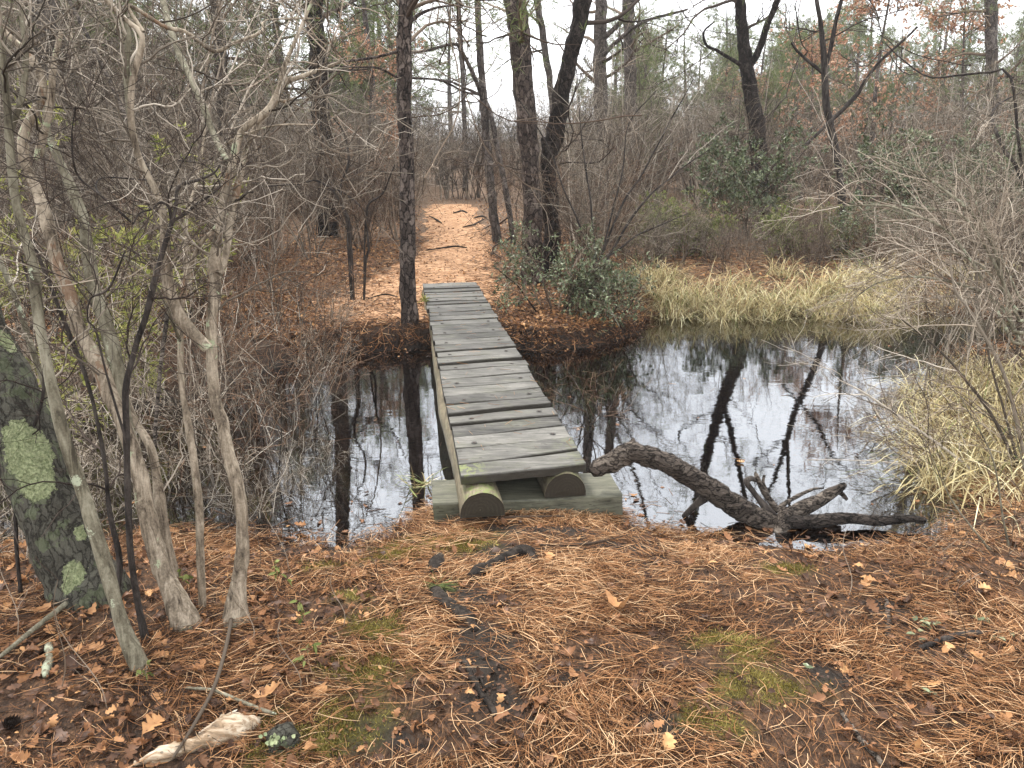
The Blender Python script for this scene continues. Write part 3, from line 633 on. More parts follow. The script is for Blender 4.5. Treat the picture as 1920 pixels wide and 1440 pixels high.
def timber(name, c, ux, lx, ly, z0, z1, mat, seed):
    """rough sawn timber, long axis ux"""
    uy = np.array([-ux[1], ux[0], 0]); nx = 24; r = np.random.default_rng(seed); sec = []
    prof = [(-1, 0), (-1, .93), (-.96, 1), (-.5, 1), (0, 1), (.5, 1), (.96, 1), (1, .93), (1, 0)]; m = len(prof); V = []
    for i in range(nx):
        q = i / (nx - 1) * 2 - 1
        for (v, h) in prof:
            j = .006 * vnoise(np.array([[q * 7, v * 3, h * 2 + seed]]), 1.0)[0]
            V.append(c + ux * (q * lx + .012 * vnoise(np.array([[v * 4, h * 5, seed]]), 1.0)[0] * (abs(q) > .99)) + uy * (v * ly + j) + np.array([0, 0, z0 + (z1 - z0) * h + j * .7]))
    Q = []
    for i in range(nx - 1):
        for j in range(m): Q.append((i * m + j, (i + 1) * m + j, (i + 1) * m + (j + 1) % m, i * m + (j + 1) % m))
    for i in (0, nx - 1):
        for j in range(m // 2): Q.append((i * m + j, i * m + j + 1, i * m + m - 2 - j, i * m + m - 1 - j) if j < m // 2 - 1 else (i * m + j, i * m + j + 1, i * m + j + 1, i * m + j + 1))
    Q = [q for q in Q if len(set(q)) == 4]
    V = np.array(V); o = mesh(name, [(V - BO, Q, 0, None)], mat, bridge, smooth=False, attr={'mossy': np.zeros(len(V)), 'endgrain_seam_shade': np.zeros(len(V))})
    bv = o.modifiers.new('bevel', 'BEVEL'); bv.width = .004; bv.segments = 2; bv.limit_method = 'ANGLE'; bv.angle_limit = math.radians(45)
zs_ = zb - .002
sl_l = atZ(812, 945, zs_); sl_r = atZ(1168, 928, zs_); ux = unit(sl_r - sl_l); uyv = np.array([-ux[1], ux[0], 0])
cs = (sl_l + sl_r) / 2 + uyv * .16; cs[2] = 0
timber('sill_timber', cs, ux, np.linalg.norm(sl_r - sl_l) / 2, .155, zs_ - .115, zs_ - .002, M['sill_wood'], 3)
fe = (FL + FR) / 2 - ax_ * .12; fe[2] = 0
timber('sill_timber', fe, sd_v, .45, .12, zb - .11, zb - .004, M['sill_wood'], 8)

# ------------------------------------------------------------------ traced stems
def traced(pts, Y0, Y1, n=60, ground=True, wig=.12):
    """pts (px, py, width px), depth plane runs from Y0 at the first point to Y1 at the last"""
    W = []; m = len(pts)
    for i, (x, y, w_) in enumerate(pts):
        Y = Y0 + (Y1 - Y0) * i / max(1, m - 1); p_ = atY(x, y, Y); W.append([*p_, w_ * .5 / F * depth(p_)])
    W = np.array(W); C = spline(W, n); L = np.linalg.norm(W[-1, :3] - W[0, :3])
    nn = np.stack([vnoise(C[:, :3] * np.array([1, 1, 1]), 4, 60 + k) for k in range(3)], -1); C[:, :3] += nn * C[:, 3:4] * wig * 2
    return C[None, :, :3], np.maximum(C[None, :, 3], .0006)
def baseY(px, py, z=-.04): return float(atZ(px, py, z)[1])
def extend(P, R, H, lean=(0, 0), n=40, rend=.03, wob=.25):
    """carry a trunk up to height H above the frame"""
    p0 = P[0, -1]; d = unit(P[0, -1] - P[0, -6]); N = 14; q = [p0]; st = (H - p0[2]) / N
    for i in range(N):
        d = unit(d + np.array([rng.normal() * .06 * wob + lean[0] * .05, rng.normal() * .06 * wob + lean[1] * .05, .12])); q.append(q[-1] + d * st)
    C = spline(np.array(q), n); r0 = R[0, -1]
    return np.concatenate([P, C[None, 1:]], 1), np.concatenate([R, (r0 + (rend - r0) * np.linspace(0, 1, n)[1:] ** .9)[None]], 1)
def needle_tufts(P, k, t0, L, W, mi, per=7):
    K, N, _ = P.shape; t = t0 + (1 - t0) * rng.random((K, k)); t[:, 0] = 1; x = t * (N - 1); i = np.clip(x.astype(int), 0, N - 2); f = (x - i)[..., None]; kk = np.arange(K)[:, None]
    b = (P[kk, i] * (1 - f) + P[kk, i + 1] * f).reshape(-1, 3); T = unit(P[kk, i + 1] - P[kk, i]).reshape(-1, 3)
    b = np.repeat(b, per, 0); T = np.repeat(T, per, 0); d = unit(T * .7 + .75 * rng.normal(size=T.shape) + np.array([0, 0, .15])); n = len(b)
    return leafpart(b, d, unit(rng.normal(size=T.shape)), rng.uniform(*L, n), np.full(n, W), mi, .1)
def pine(label, traces, Y0, H, barkm, group=None, limbs=9, lo=.45, limbL=(1.2, 2.6), zbase=None, lean=(0, 0), per=7, side=14, rough=.22, name='pine_tree', foliage='needle', dens=1.0):
    """traces[0]: main trunk from base to frame top; further traces fork from it"""
    P, R = traced(traces[0][0], Y0, traces[0][1] if len(traces[0]) > 1 else Y0, 110)
    P, R = extend(P, R, H, lean)
    base = P[0, 0].copy(); gzv = gz(base[0], base[1]); 
    # root it in the ground
    d = P[0, 3] - P[0, 0]; base2 = np.array([base[0], base[1], gzv - .12])
    if base[2] > gzv - .05: P = np.concatenate([np.linspace(base2, base, 8)[None, :-1], P], 1); R = np.concatenate([np.linspace(R[0, 0] * 1.25, R[0, 0], 8)[None, :-1], R], 1)
    o = thing(name, label, 'pine tree' if foliage == 'needle' else 'tree', (base[0], base[1], gzv), group); O = np.array(o.location)
    tp = [rtube(P - O, R, side, 0, rough, int(Y0 * 3))]; mesh('trunk', tp, barkm, o)
    allP, allR, bare = [P], [R], []
    for tr in traces[1:]:
        p2, r2 = traced(tr[0], tr[1], tr[2], 50)
        if len(tr) > 3: p2, r2 = extend(p2, r2, tr[3], lean)
        mesh('limb', [rtube(p2 - O, r2, 10, 0, rough * .8, 4)], tr[4] if len(tr) > 4 else barkm, o); allP.append(p2); allR.append(r2)
        if len(tr) <= 3: bare.append(len(allP) - 1)
    # limbs above the frame and in its upper part
    tw, lf = [], []
    for ix, (p2, r2) in enumerate(zip(allP, allR)):
        nl = limbs if p2 is P else max(3, limbs // 2)
        l1, s1 = spawn(p2, r2, nl, lo, .98, limbL, (55, 95), 12, .16, .03, .34, .008, .25)
        l2, s2 = spawn(l1, s1, 7, .25, 1, (.35, .95), (30, 70), 7, .18, .03, .6, .003, .3)
        l3, s3 = spawn(l2, s2, 4, .3, 1, (.12, .35), (25, 65), 4, .15, .04, .6, .0018, .2)
        tw += [rtube(l1, s1, 5), rtube(l2, s2, 4), rtube(l3, s3, 3)]
        if ix in bare: continue
        if foliage == 'needle': lf += [needle_tufts(l3, 1, .7, (.08, .13), .0045, 1, int(per * dens) + 3)]
        elif foliage == 'rust': lf += [tip_leaves(l3, per, (.06, .11), (.035, .06), 1, .2, .9, .5)]
    parts = [(v - O, q, mi, r) for v, q, mi, r in tw + lf]
    mesh('crown', parts, [M['twig_dark'] if barkm in (M['pine_bark_dark'], M['black_bark']) else M['twig_brown'], M['pine_needle'] if foliage != 'rust' else M['redleaf']], o)
    return o, allP, allR
PB, PD, PG = M['pine_bark'], M['pine_bark_dark'], M['pine_bark_grey']
# the pine at the left of the bridge end
pine('slender pine with flaky grey-brown bark beside the left far end of the footbridge', [([(768, 606, 36), (766, 540, 31), (763, 430, 29), (762, 320, 28), (758, 200, 27), (757, 110, 28), (760, 0, 27)],),
     ([(765, 45, 7), (790, 25, 6), (830, 12, 4), (870, 10, 3)], 7.8, 8.2), ([(752, 95, 5), (700, 108, 5), (650, 115, 4), (600, 120, 3)], 7.8, 7.2), ([(772, 146, 4), (830, 152, 4), (870, 172, 4), (902, 178, 4)], 7.9, 9.5), ([(752, 150, 4), (710, 128, 4), (660, 126, 3), (600, 120, 3)], 7.8, 7.0)],
     7.85, 10.5, PB, limbs=9, lo=.66)
pine('thick straight pine right of the path with coarse plated bark', [([(1000, 520, 42), (998, 420, 37), (995, 330, 34), (990, 230, 38), (983, 150, 40), (975, 70, 40), (966, -10, 42)],)], 10.4, 13, PB, limbs=10, lo=.62)
pine('dark crooked pine leaning right beside the thick straight pine', [([(1032, 520, 36), (1035, 420, 30), (1030, 330, 28), (1032, 280, 30), (1048, 215, 32), (1066, 130, 30), (1080, 70, 30), (1097, -10, 32)],),
     ([(1033, 290, 12), (1018, 260, 9), (1024, 300, 8), (1030, 340, 7)], 10.8, 10.7)], 10.8, 12, PD, limbs=8, lo=.64, rough=.3)
pine('thin pine leaning over the right edge of the path', [([(935, 475, 18), (925, 400, 17), (915, 300, 16), (908, 210, 15), (903, 140, 14), (898, 60, 12), (895, -10, 11)],),
     ([(904, 182, 8), (885, 135, 8), (865, 95, 7), (850, 83, 6), (800, 95, 5), (770, 100, 4)], 14, 13.0), ([(908, 185, 10), (920, 215, 10), (935, 290, 10), (950, 370, 11), (965, 470, 11)], 14, 13.8), ([(901, 178, 6), (872, 165, 5), (838, 152, 4), (780, 146, 4)], 14, 13)], 14.0, 10, PG, limbs=8, lo=.74, side=10)
pine('dark forked pine rising behind the laurel bushes across the pond', [([(1428, 420, 30), (1424, 300, 29), (1418, 240, 29), (1410, 180, 27), (1400, 125, 26), (1392, 60, 22), (1386, -10, 20)],),
     ([(1402, 128, 14), (1420, 100, 13), (1435, 60, 13), (1450, 20, 12), (1462, -12, 11)], 16, 15.6, 9.5), ([(1398, 128, 8), (1370, 110, 7), (1345, 95, 6), (1325, 85, 5), (1320, 60, 4), (1340, 40, 3)], 16, 15.5)], 16, 11, PD, limbs=9, lo=.5, rough=.3)
pine('crooked thin dark tree forking low above the right pond bank', [([(1585, 440, 16), (1575, 340, 14), (1565, 270, 14), (1552, 210, 13), (1547, 140, 13), (1545, 110, 11), (1540, 60, 9), (1530, -10, 8)],),
     ([(1547, 130, 8), (1555, 100, 8), (1565, 50, 8), (1580, -10, 7)], 13.2, 13, 8.5), ([(1546, 140, 7), (1520, 118, 6), (1495, 95, 5), (1484, 80, 4)], 13.2, 13), ([(1510, 272, 6), (1560, 225, 7), (1605, 180, 8), (1620, 155, 7), (1650, 115, 6), (1700, 70, 5), (1720, 50, 4)], 13.0, 12.6)],
     13.2, 9, M['black_bark'], limbs=8, lo=.55, side=10, rough=.3, limbL=(.8, 2))
pine('grey pine trunk behind the leaning dark pine', [([(1135, 400, 24), (1130, 260, 24), (1125, 120, 25), (1128, -10, 22)],), ([(1122, 80, 12), (1150, 55, 10), (1175, 25, 9), (1195, -10, 8)], 19, 18.6, 9), ([(1120, 115, 8), (1160, 75, 8), (1210, 40, 6), (1290, 18, 4)], 19, 18)], 19, 13, PG, limbs=9, lo=.45, side=10)
pine('straight grey pine farther back between the leaning pine and the pond', [([(1185, 380, 22), (1183, 200, 22), (1180, 100, 23), (1176, -10, 22)],)], 22, 14, PG, limbs=10, lo=.5, side=10)
pine('pale slender pine trunk just right of the thick straight pine', [([(1040, 320, 12), (1036, 200, 12), (1020, 80, 13), (1005, -10, 13)],)], 20, 12, PG, limbs=8, lo=.5, side=8)
pine('grey pine trunk at the upper right edge of the wood', [([(1868, 330, 24), (1864, 200, 23), (1860, 100, 22), (1857, -10, 22)],)], 21, 13, PG, limbs=12, lo=.3, side=10)
pine('broad dark pine trunk behind the twigs left of the path', [([(612, 360, 32), (604, 240, 33), (596, 120, 34), (588, -10, 34)],)], 15, 13, PD, limbs=12, lo=.4, side=12)
pine('broad grey pine trunk at the far upper left', [([(104, 330, 36), (98, 200, 38), (90, 100, 40), (80, -10, 42)],)], 12, 13, PG, limbs=11, lo=.4, side=12)
pine('slim grey pine left of centre half hidden by twigs', [([(418, 400, 20), (420, 260, 20), (415, 120, 22), (404, -10, 20)],)], 13, 12, PG, limbs=11, lo=.4, side=10)
pine('distant thin pine straight above the path', [([(872, 260, 9), (868, 150, 9), (862, 60, 9), (858, -10, 9)],)], 26, 12, PG, limbs=12, lo=.2, side=8)

# ------------------------------------------------------------------ far pines, oaks
def far_tree(label, kind, H, r0, seed, name='pine_tree', nl=26):
    r = np.random.default_rng(seed); n = 30; t = np.linspace(0, 1, n)
    P = np.stack([.25 * np.sin(t * 3 + seed), .25 * np.cos(t * 2.5 + seed) - .25 * math.cos(seed), t * H - .2], -1); P[:, 0] -= P[0, 0]; P = P[None]; R = (r0 * (1 - .85 * t))[None]
    o = thing(name, label, 'pine tree' if name == 'pine_tree' else 'oak tree', (0, 0, 0), None)
    mesh('trunk', [rtube(P, R, 8, 0, .2, seed)], PG, o)
    l1, s1 = spawn(P, R, nl, .22, .99, (1.0, 2.8), (50, 90), 10, .17, .05, .4, .01, .55)
    l2, s2 = spawn(l1, s1, 8, .25, 1, (.4, 1.1), (30, 70), 6, .2, .04, .6, .005, .3)
    l3, s3 = spawn(l2, s2, 4, .3, 1, (.15, .45), (25, 65), 3, .15, .04, .6, .003, .2)
    lf = needle_tufts(l3, 2, .3, (.10, .20), .014, 1, 7) if kind == 'pine' else tip_leaves(l3, 4, (.06, .11), (.035, .06), 1, .2, .9, .5)
    mesh('crown', [rtube(l1, s1, 4), rtube(l2, s2, 3), rtube(l3, s3, 3), lf], [M['twig_brown'], M['pine_needle'] if kind == 'pine' else M['redleaf']], o); return o
def place(o, x, y, rz=0, sc=1, label=None, group=None, first=False):
    loc = (x, y, gz(x, y) - .02)
    if first:
        o.location = loc; o.rotation_euler = (0, 0, rz); o.scale = (sc,) * 3; o['label'] = label; o['group'] = group; return o
    return dup(o, loc, rz, sc, label, group)
FLM = [(-9e9, 150, 'at the far left'), (150, 350, 'above the left tan trunks'), (350, 560, 'left of the broad dark trunk'), (560, 740, 'left of the slender pine'), (740, 940, 'above the end of the path'), (940, 1100, 'behind the two thick pines'), (1100, 1250, 'right of the two thick pines'),
       (1250, 1390, 'left of the forked pine'), (1390, 1530, 'right of the forked pine'), (1530, 1680, 'around the crooked forked tree'), (1680, 1830, 'behind the rust-leaved oaks'), (1830, 9e9, 'at the far right')]
LP = 'hazy green pine in the distant wood beyond the brush'; GP = 'distant pines closing the view'
fp = [far_tree(LP, 'pine', h, .16, s) for h, s in ((7.5, 31), (9, 32), (6.5, 33))]
used = set(); rf = random.Random(8)
for k in range(125):
    Y = 24 + 34 * (k / 125) + rf.uniform(-2, 2); X = rf.uniform(-.68, .68) * Y
    if abs(X / Y + .03) < .10 and (rf.random() < .8 or Y < 38): continue
    v = rf.randrange(3); Hv = (7.5, 9, 6.5)[v]; sc = rf.uniform(.75, 1.25) if X < 0 else rf.uniform(.75, 1.0) * (.212 * Y - 1.3) / Hv
    px = 960 + X / Y * F; lb = '%s hazy green pine %s, %s' % ('low' if Hv * sc < 5.5 else 'mid-height' if Hv * sc < 8 else 'tall', ['in the near rank', 'in the middle rank', 'in the far rank'][max(0, min(2, int((Y - 22) / 12)))], [c for a, b, c in FLM if a <= px < b][0])
    place(fp[v], X, Y, rf.uniform(0, 6.3), sc, lb, GP, first=v not in used); used.add(v)
oak = far_tree('', 'oak', 6.0, .09, 41, 'oak_tree', 22)
spots = [((1640, 20.), 'rust-leaved oak sapling at the upper right, tallest of its kind', .95), ((1790, 22.), 'rust-leaved oak sapling nearest the right edge of the wood', .9), ((1500, 23.), 'rust-leaved oak sapling left of the crooked forked tree', .75),
         ((1370, 27.), 'faint rust-leaved oak sapling behind the forked pine', .6), ((690, 17.), 'rust-leaved oak sapling just left of the slender pine by the bridge', .62), ((300, 16.), 'rust-leaved oak sapling deep in the left thicket', .5)]
for i, ((px, Y), lb, sc) in enumerate(spots):
    x = (px - 960) / F * (Y * cP + .3); place(oak, x, Y, i * 1.3, sc, lb, 'oak saplings still holding rust leaves', first=i == 0)

# ------------------------------------------------------------------ bare shrubs
def shrub_parts(seed, H, ns, matmix, k1=6, k2=5, k3=4, spread=.35, wig=.13, thick=.0125, r3=.0013, sides=3, upr=.05):
    r = np.random.default_rng(seed); n = 9
    az = r.uniform(0, 2 * np.pi, ns); sp = r.uniform(.05, spread, ns); b = np.stack([np.cos(az) * .18 * r.random(ns), np.sin(az) * .18 * r.random(ns), np.full(ns, -.08)], -1)
    d = unit(np.stack([np.cos(az) * sp, np.sin(az) * sp, np.ones(ns)], -1)); L = H * r.uniform(.6, 1.1, ns)
    P = np.zeros((ns, n, 3)); P[:, 0] = b; p_ = b
    for i in range(1, n): p_ = p_ + d * (L / (n - 1))[:, None]; P[:, i] = p_; d = unit(d + wig * r.normal(size=d.shape) + np.array([0, 0, .02]))
    R = (thick * r.uniform(.6, 1.3, ns))[:, None] * np.linspace(1, .3, n)[None]
    l1, s1 = spawn(P, R, k1, .15, .98, (.3 * H, .5 * H), (20, 60), 7, wig * 1.1, upr, .6, .002, .45, rng=r)
    l2, s2 = spawn(l1, s1, k2, .15, 1, (.12 * H, .28 * H), (25, 70), 5, wig * 1.4, upr * .8, .65, .0014, .3, rng=r)
    l3, s3 = spawn(l2, s2, k3, .15, 1, (.04 * H, .13 * H), (25, 75), 4, wig * 1.5, upr * .6, .7, r3, .2, rng=r)
    return (P, R), (l1, s1), (l2, s2), (l3, s3)
def shrub(label, seed, H, ns, stem_m, twig_m, **kw):
    (P, R), (l1, s1), (l2, s2), (l3, s3) = shrub_parts(seed, H, ns, None, **kw)
    o = thing('bare_shrub', label, 'bare shrub', (0, 0, 0)); mesh('stem', [rtube(P, R, 5), rtube(l1, s1, 4)], stem_m, o); mesh('twigs', [rtube(l2, s2, 3), rtube(l3, s3, 3)], twig_m, o); return o
TB, TG, TP, TR, TD = M['twig_brown'], M['twig_grey'], M['twig_pale'], M['twig_red'], M['twig_dark']
VAR = [shrub('', 51, 2.6, 8, TG, TB), shrub('', 52, 2.2, 9, TB, TG), shrub('', 53, 2.9, 6, TP, TG, wig=.10), shrub('', 54, 1.9, 10, TB, TR, spread=.5), shrub('', 55, 3.1, 6, TG, TG, wig=.09, spread=.25), shrub('', 56, 2.4, 8, TD, TB, wig=.17)]
NM = ['grey-stemmed', 'brown-stemmed', 'tall pale-stemmed', 'low reddish', 'tall straight grey', 'crooked dark-stemmed']
vused = set()
LM = [(-9e9, 90, 'at the far left edge'), (90, 300, 'behind the yellow-green bushes'), (300, 470, 'behind the bent tan trunk'), (470, 640, 'around the broad dark trunk'), (640, 745, 'just left of the slender pine'),
      (745, 930, 'closing the end of the path'), (930, 1090, 'behind the two thick pines'), (1090, 1230, 'just right of the two thick pines'), (1230, 1350, 'left of the forked pine'), (1350, 1460, 'around the forked pine'),
      (1460, 1560, 'left of the crooked forked tree'), (1560, 1680, 'right of the crooked forked tree'), (1680, 1800, 'behind the broad dark laurel'), (1800, 9e9, 'at the right edge')]
def put(v, x, y, sc, where, group):
    px = 960 + x / (y * cP + .3) * F; lm = [c for a, b, c in LM if a <= px < b][0]
    px0 = int(px)
    row = 'front-row low' if y < 13.7 and sc < .52 and y > 10.5 else 'front-row' if y < 11.5 else 'second-row' if y < 15 else 'third-row' if y < 19 else 'back-row'
    if y < 9.6: row = 'waterside'
    size = 'small ' if sc < .8 else 'mid-sized ' if sc < 1.0 else 'large '
    place(VAR[v], x, y, rf.uniform(0, 6.3), sc, '%s%s bare shrub, %s, %s' % (size, NM[v], row, lm), group, first=v not in vused); vused.add(v)
def zone(N, ylo, yhi, xlo, xhi, group, sc=(.75, 1.15), vs=range(6), seed=1):
    r = random.Random(seed); c = 0; t = 0
    while c < N and t < 4000:
        t += 1; Y = r.uniform(ylo, yhi); X = r.uniform(xlo(Y), xhi(Y))
        if float(sdf(np.array([X]), np.array([Y]))[0]) < .12: continue
        cc, L, Rr = path_half(np.array([Y])) if Y > 7.7 else (None, 0, 0)
        if cc is not None and Y < 20.2 and cc[0] - L[0] * .95 - (.55 if Y < 12 else .25) < X < cc[0] + Rr[0] * .95 + .4: continue
        put(r.choice(list(vs)), X, Y, r.uniform(*sc), '', group); c += 1
zone(16, 9.7, 14, lambda y: -.46 * y, lambda y: -.28 * y, 'bare shrubs crowding the clearing left of the path', seed=32, sc=(.55, .95))
zone(40, 9.5, 20, lambda y: -.75 * y, lambda y: -.12 * y - .3, 'bare shrubs left of the path', seed=2)
zone(24, 14, 24, lambda y: -.27 * y, lambda y: -.12 * y - .2, 'bare shrubs beside the path', seed=22, sc=(.6, 1.0))
zone(20, 10, 17, lambda y: -.75 * y, lambda y: -.28 * y, 'tall bare shrubs deep left of the path', seed=12, sc=(1.4, 1.9), vs=(0, 2, 4))
zone(20, 9.6, 18, lambda y: .0 * y + .2, lambda y: .13 * y, 'bare shrubs right of the path', seed=3, sc=(.5, .9))
zone(34, 11.6, 14.5, lambda y: .12 * y, lambda y: .75 * y, 'low bare shrubs behind the pond', seed=14, sc=(.24, .44), vs=(0, 1, 3, 5))
zone(30, 10.7, 13.6, lambda y: .13 * y, lambda y: .48 * y, 'low bare shrubs right behind the sedge', seed=41, sc=(.30, .5), vs=(1, 3, 5))
zone(56, 15.0, 25, lambda y: .10 * y, lambda y: .75 * y, 'bare shrubs behind the pond', seed=4, sc=(.85, 1.3))
zone(9, 5.6, 9.2, lambda y: .50 * y, lambda y: .72 * y, 'bare shrubs on the right bank', seed=35, sc=(.5, .85), vs=(1, 4, 5))
zone(12, 7.3, 9.5, lambda y: -.70 * y, lambda y: -.40 * y, 'bare shrubs on the left far bank', seed=5, sc=(.55, .95))
zone(8, 20.6, 23, lambda y: -.14 * y, lambda y: .0 * y, 'bare shrubs closing the path', seed=46, sc=(.7, .95))
zone(12, 20, 28, lambda y: -.4 * y, lambda y: .3 * y, 'bare shrubs at the end of the path', seed=6, sc=(.8, 1.15))

# far brush as one mass
def far_brush():
    r = np.random.default_rng(71); parts = []
    for v in range(5):
        A = shrub_parts(80 + v, 2.7, 6, None, k1=5, k2=4, k3=1, thick=.016, r3=.004, wig=.12)
        T = [tubes(A[0][0], A[0][1] , 3), tubes(A[1][0], A[1][1] * 1.6, 3), tubes(A[2][0], A[2][1] * 2.2, 3)]
        off = 0; Vs = []; Qs = []
        for V_, Q_ in T: Vs.append(V_); Qs.append(Q_ + off); off += len(V_)
        V0 = np.vstack(Vs); Q0 = np.vstack(Qs); n = 130
        Y = r.uniform(18, 50, n); X = r.uniform(-.78, .78, n) * Y; a = r.uniform(0, 6.3, n); s = r.uniform(.8, 1.25, n)
        k = ((np.abs(X - pathC(Y)) > 1.4) | (Y > 22)) & ((X < 0) | (Y > 21)); X, Y, a, s = X[k], Y[k], a[k], s[k]; n = len(X); Z = height(X, Y)
        ca, sa = np.cos(a)[:, None], np.sin(a)[:, None]
        VX = (V0[None, :, 0] * ca - V0[None, :, 1] * sa) * s[:, None] + X[:, None]; VY = (V0[None, :, 0] * sa + V0[None, :, 1] * ca) * s[:, None] + Y[:, None]; VZ = V0[None, :, 2] * s[:, None] + Z[:, None]
        Q = (Q0[None] + np.arange(n)[:, None, None] * len(V0)).reshape(-1, 4); parts.append((np.stack([VX, VY, VZ], -1).reshape(-1, 3), Q, 0, np.repeat(r.random(n), len(V0))))
    tag(mesh('far_brush', parts, TG), 'hazy grey-brown mass of bare brush far beyond the stream', 'brush', kind='stuff')
far_brush()

# ------------------------------------------------------------------ evergreen bushes
def bush(label, x, y, H, Wd, leafm, seed, ns=9, L=(.03, .055), W=(.011, .02), per=6, k1=6, k2=5, spread=.9, name='evergreen_bush', cat='evergreen bush', stem=None, k3=3, group=None):
    r = np.random.default_rng(seed); o = thing(name, label, cat, (x, y, gz(x, y)), group)
    n = 8; az = r.uniform(0, 6.3, ns); sp = r.uniform(.1, spread, ns); b = np.stack([np.cos(az), np.sin(az), np.zeros(ns)], -1) * (Wd * .25 * r.random(ns))[:, None]; b[:, 2] = -.05
    d = unit(np.stack([np.cos(az) * sp, np.sin(az) * sp, np.ones(ns)], -1)); P = np.zeros((ns, n, 3)); P[:, 0] = b; p_ = b; Ls = H * r.uniform(.6, 1.05, ns)
    for i in range(1, n): p_ = p_ + d * (Ls / (n - 1))[:, None]; P[:, i] = p_; d = unit(d + .13 * r.normal(size=d.shape))
    R = .011 * np.linspace(1, .35, n)[None] * np.ones((ns, 1))
    l1, s1 = spawn(P, R, k1, .15, 1, (Wd * .22, Wd * .42), (30, 75), 6, .15, .06, .6, .003, .3, rng=r)
    l2, s2 = spawn(l1, s1, k2, .2, 1, (.10, .28), (30, 70), 5, .15, .08, .6, .002, .2, rng=r)
    l3, s3 = spawn(l2, s2, k3, .3, 1, (.05, .12), (30, 70), 4, .15, .08, .6, .0015, .2, rng=r)
    mesh('stem', [rtube(P, R, 5), rtube(l1, s1, 4), rtube(l2, s2, 3)], stem or TB, o)
    mesh('foliage', [rtube(l3, s3, 3, 1), tip_leaves(l3, per, L, W, 0, .3, .75, -.1)], [leafm, stem or TB], o); return o
def bxy(px, Y): return (px - 960) / F * (Y * cP + .45)
LV, OV, YG = M['laurel'], M['olive'], M['yellowgreen']
bush('low blue-green laurel bush at the right far corner of the footbridge', bxy(1045, 8.6), 8.6, 1.0, 1.0, LV, 101, ns=11, per=3)
bush('small laurel sprawling over the bank right of the footbridge', bxy(1140, 8.5), 8.5, .62, .75, LV, 102, ns=8, per=3)
bush('tall laurel bush behind the pond, left of the crooked dark tree', bxy(1385, 14.6), 14.6, 1.9, 2.4, LV, 103, ns=17, L=(.05, .09), W=(.02, .034), per=5)
bush('low olive-green bush at the foot of the tall laurel', bxy(1290, 13.0), 13.0, .8, 1.3, OV, 104, ns=11)
bush('rounded pale green bush beneath the crooked dark tree', bxy(1500, 12.6), 12.6, .85, 1.1, OV, 105, ns=10)
bush('broad dark laurel bush right of the crooked dark tree', bxy(1690, 14.8), 14.8, 1.9, 2.8, LV, 106, ns=17, L=(.05, .09), W=(.02, .034), per=5)
bush('dark evergreen bush at the right edge behind the pale branches', bxy(1850, 13.5), 13.5, 2.0, 2.4, LV, 107, ns=17, L=(.05, .09), W=(.02, .034), per=5)
bush('short evergreen bush behind the right end of the sedge', bxy(1640, 12.2), 12.2, .85, 1.3, LV, 108, ns=10)
bush('yellow-green leafy bush behind the leaning trunks at the left edge', bxy(105, 5.3) , 5.3, 1.75, 1.3, YG, 109, ns=10, L=(.05, .085), W=(.009, .015), per=5)
bush('yellow-green leafy bush between the left trunks, farther back', bxy(230, 6.8), 6.8, 2.0, 1.3, YG, 110, ns=9, L=(.05, .085), W=(.009, .015), per=4, k1=5)
bush('olive undergrowth bush left of the low olive one', bxy(1220, 12.6), 12.6, .8, 1.0, OV, 111, ns=8)

# ------------------------------------------------------------------ sedge
def sedge(name, label, spots, seed, Lr=(.35, .75), per=46, green=.12, spread=.09, arch=1.0):
    r = np.random.default_rng(seed); B = []; 
    for (x, y, s) in spots:
        n = int(per * s); q = np.c_[r.normal(x, spread * s, n), r.normal(y, spread * s, n)]; B.append(q)
    SZ = np.concatenate([np.full(int(per * s), .55 + .5 * s) for (x, y, s) in spots]); B = np.vstack(B); n = len(B); z = np.maximum(height(B[:, 0], B[:, 1]), WZ - .05) - .01
    az = r.uniform(0, 6.3, n); el = r.uniform(.1, 1.1, n); L = r.uniform(*Lr, n) * SZ; d = unit(np.stack([np.cos(az) * el, np.sin(az) * el, np.ones(n)], -1)); p_ = np.c_[B, z]; m = 7; P = np.zeros((n, m, 3)); P[:, 0] = p_
    hd = np.stack([np.cos(az), np.sin(az), np.zeros(n)], -1); g_ = r.uniform(.12, .42, n)[:, None] * arch
    for i in range(1, m): p_ = p_ + d * (L / (m - 1))[:, None]; P[:, i] = p_; d = unit(d + hd * g_ * .5 + np.array([0, 0, -1.]) * g_ * (i / m) * 1.4)
    P[:, :, 2] = np.maximum(P[:, :, 2], WZ + .004)
    s = np.cross(unit(np.gradient(P, axis=1)), hd[:, None]) ; s = unit(s + .001); W = r.uniform(.0045, .0085, n)[:, None] * np.array([[.7, 1, 1, .95, .8, .55, .1]])
    V = np.stack([P - s * W[..., None] / 2, P + s * W[..., None] / 2], 2).reshape(-1, 3); o = np.arange(n)[:, None, None] * m * 2 + np.arange(m - 1)[None, :, None] * 2
    Q = (o + np.array([0, 1, 3, 2])).reshape(-1, 4); gr = r.random(n) < green; mi = np.repeat(gr, m - 1).astype(int)
    rnd = np.repeat(r.random(n), m * 2)
    parts = [(V, Q[mi == 0], 0, rnd), (V[:2], np.zeros((0, 4)), 0, None)]
    o_ = mesh(name, [(V, Q, 0, rnd)], [M['sedge'], M['sedge_green']]); o_.data.polygons.foreach_set('material_index', mi.astype(np.int32))
    return tag(o_, label, 'sedge', kind='stuff')
r_ = random.Random(3); sp = []
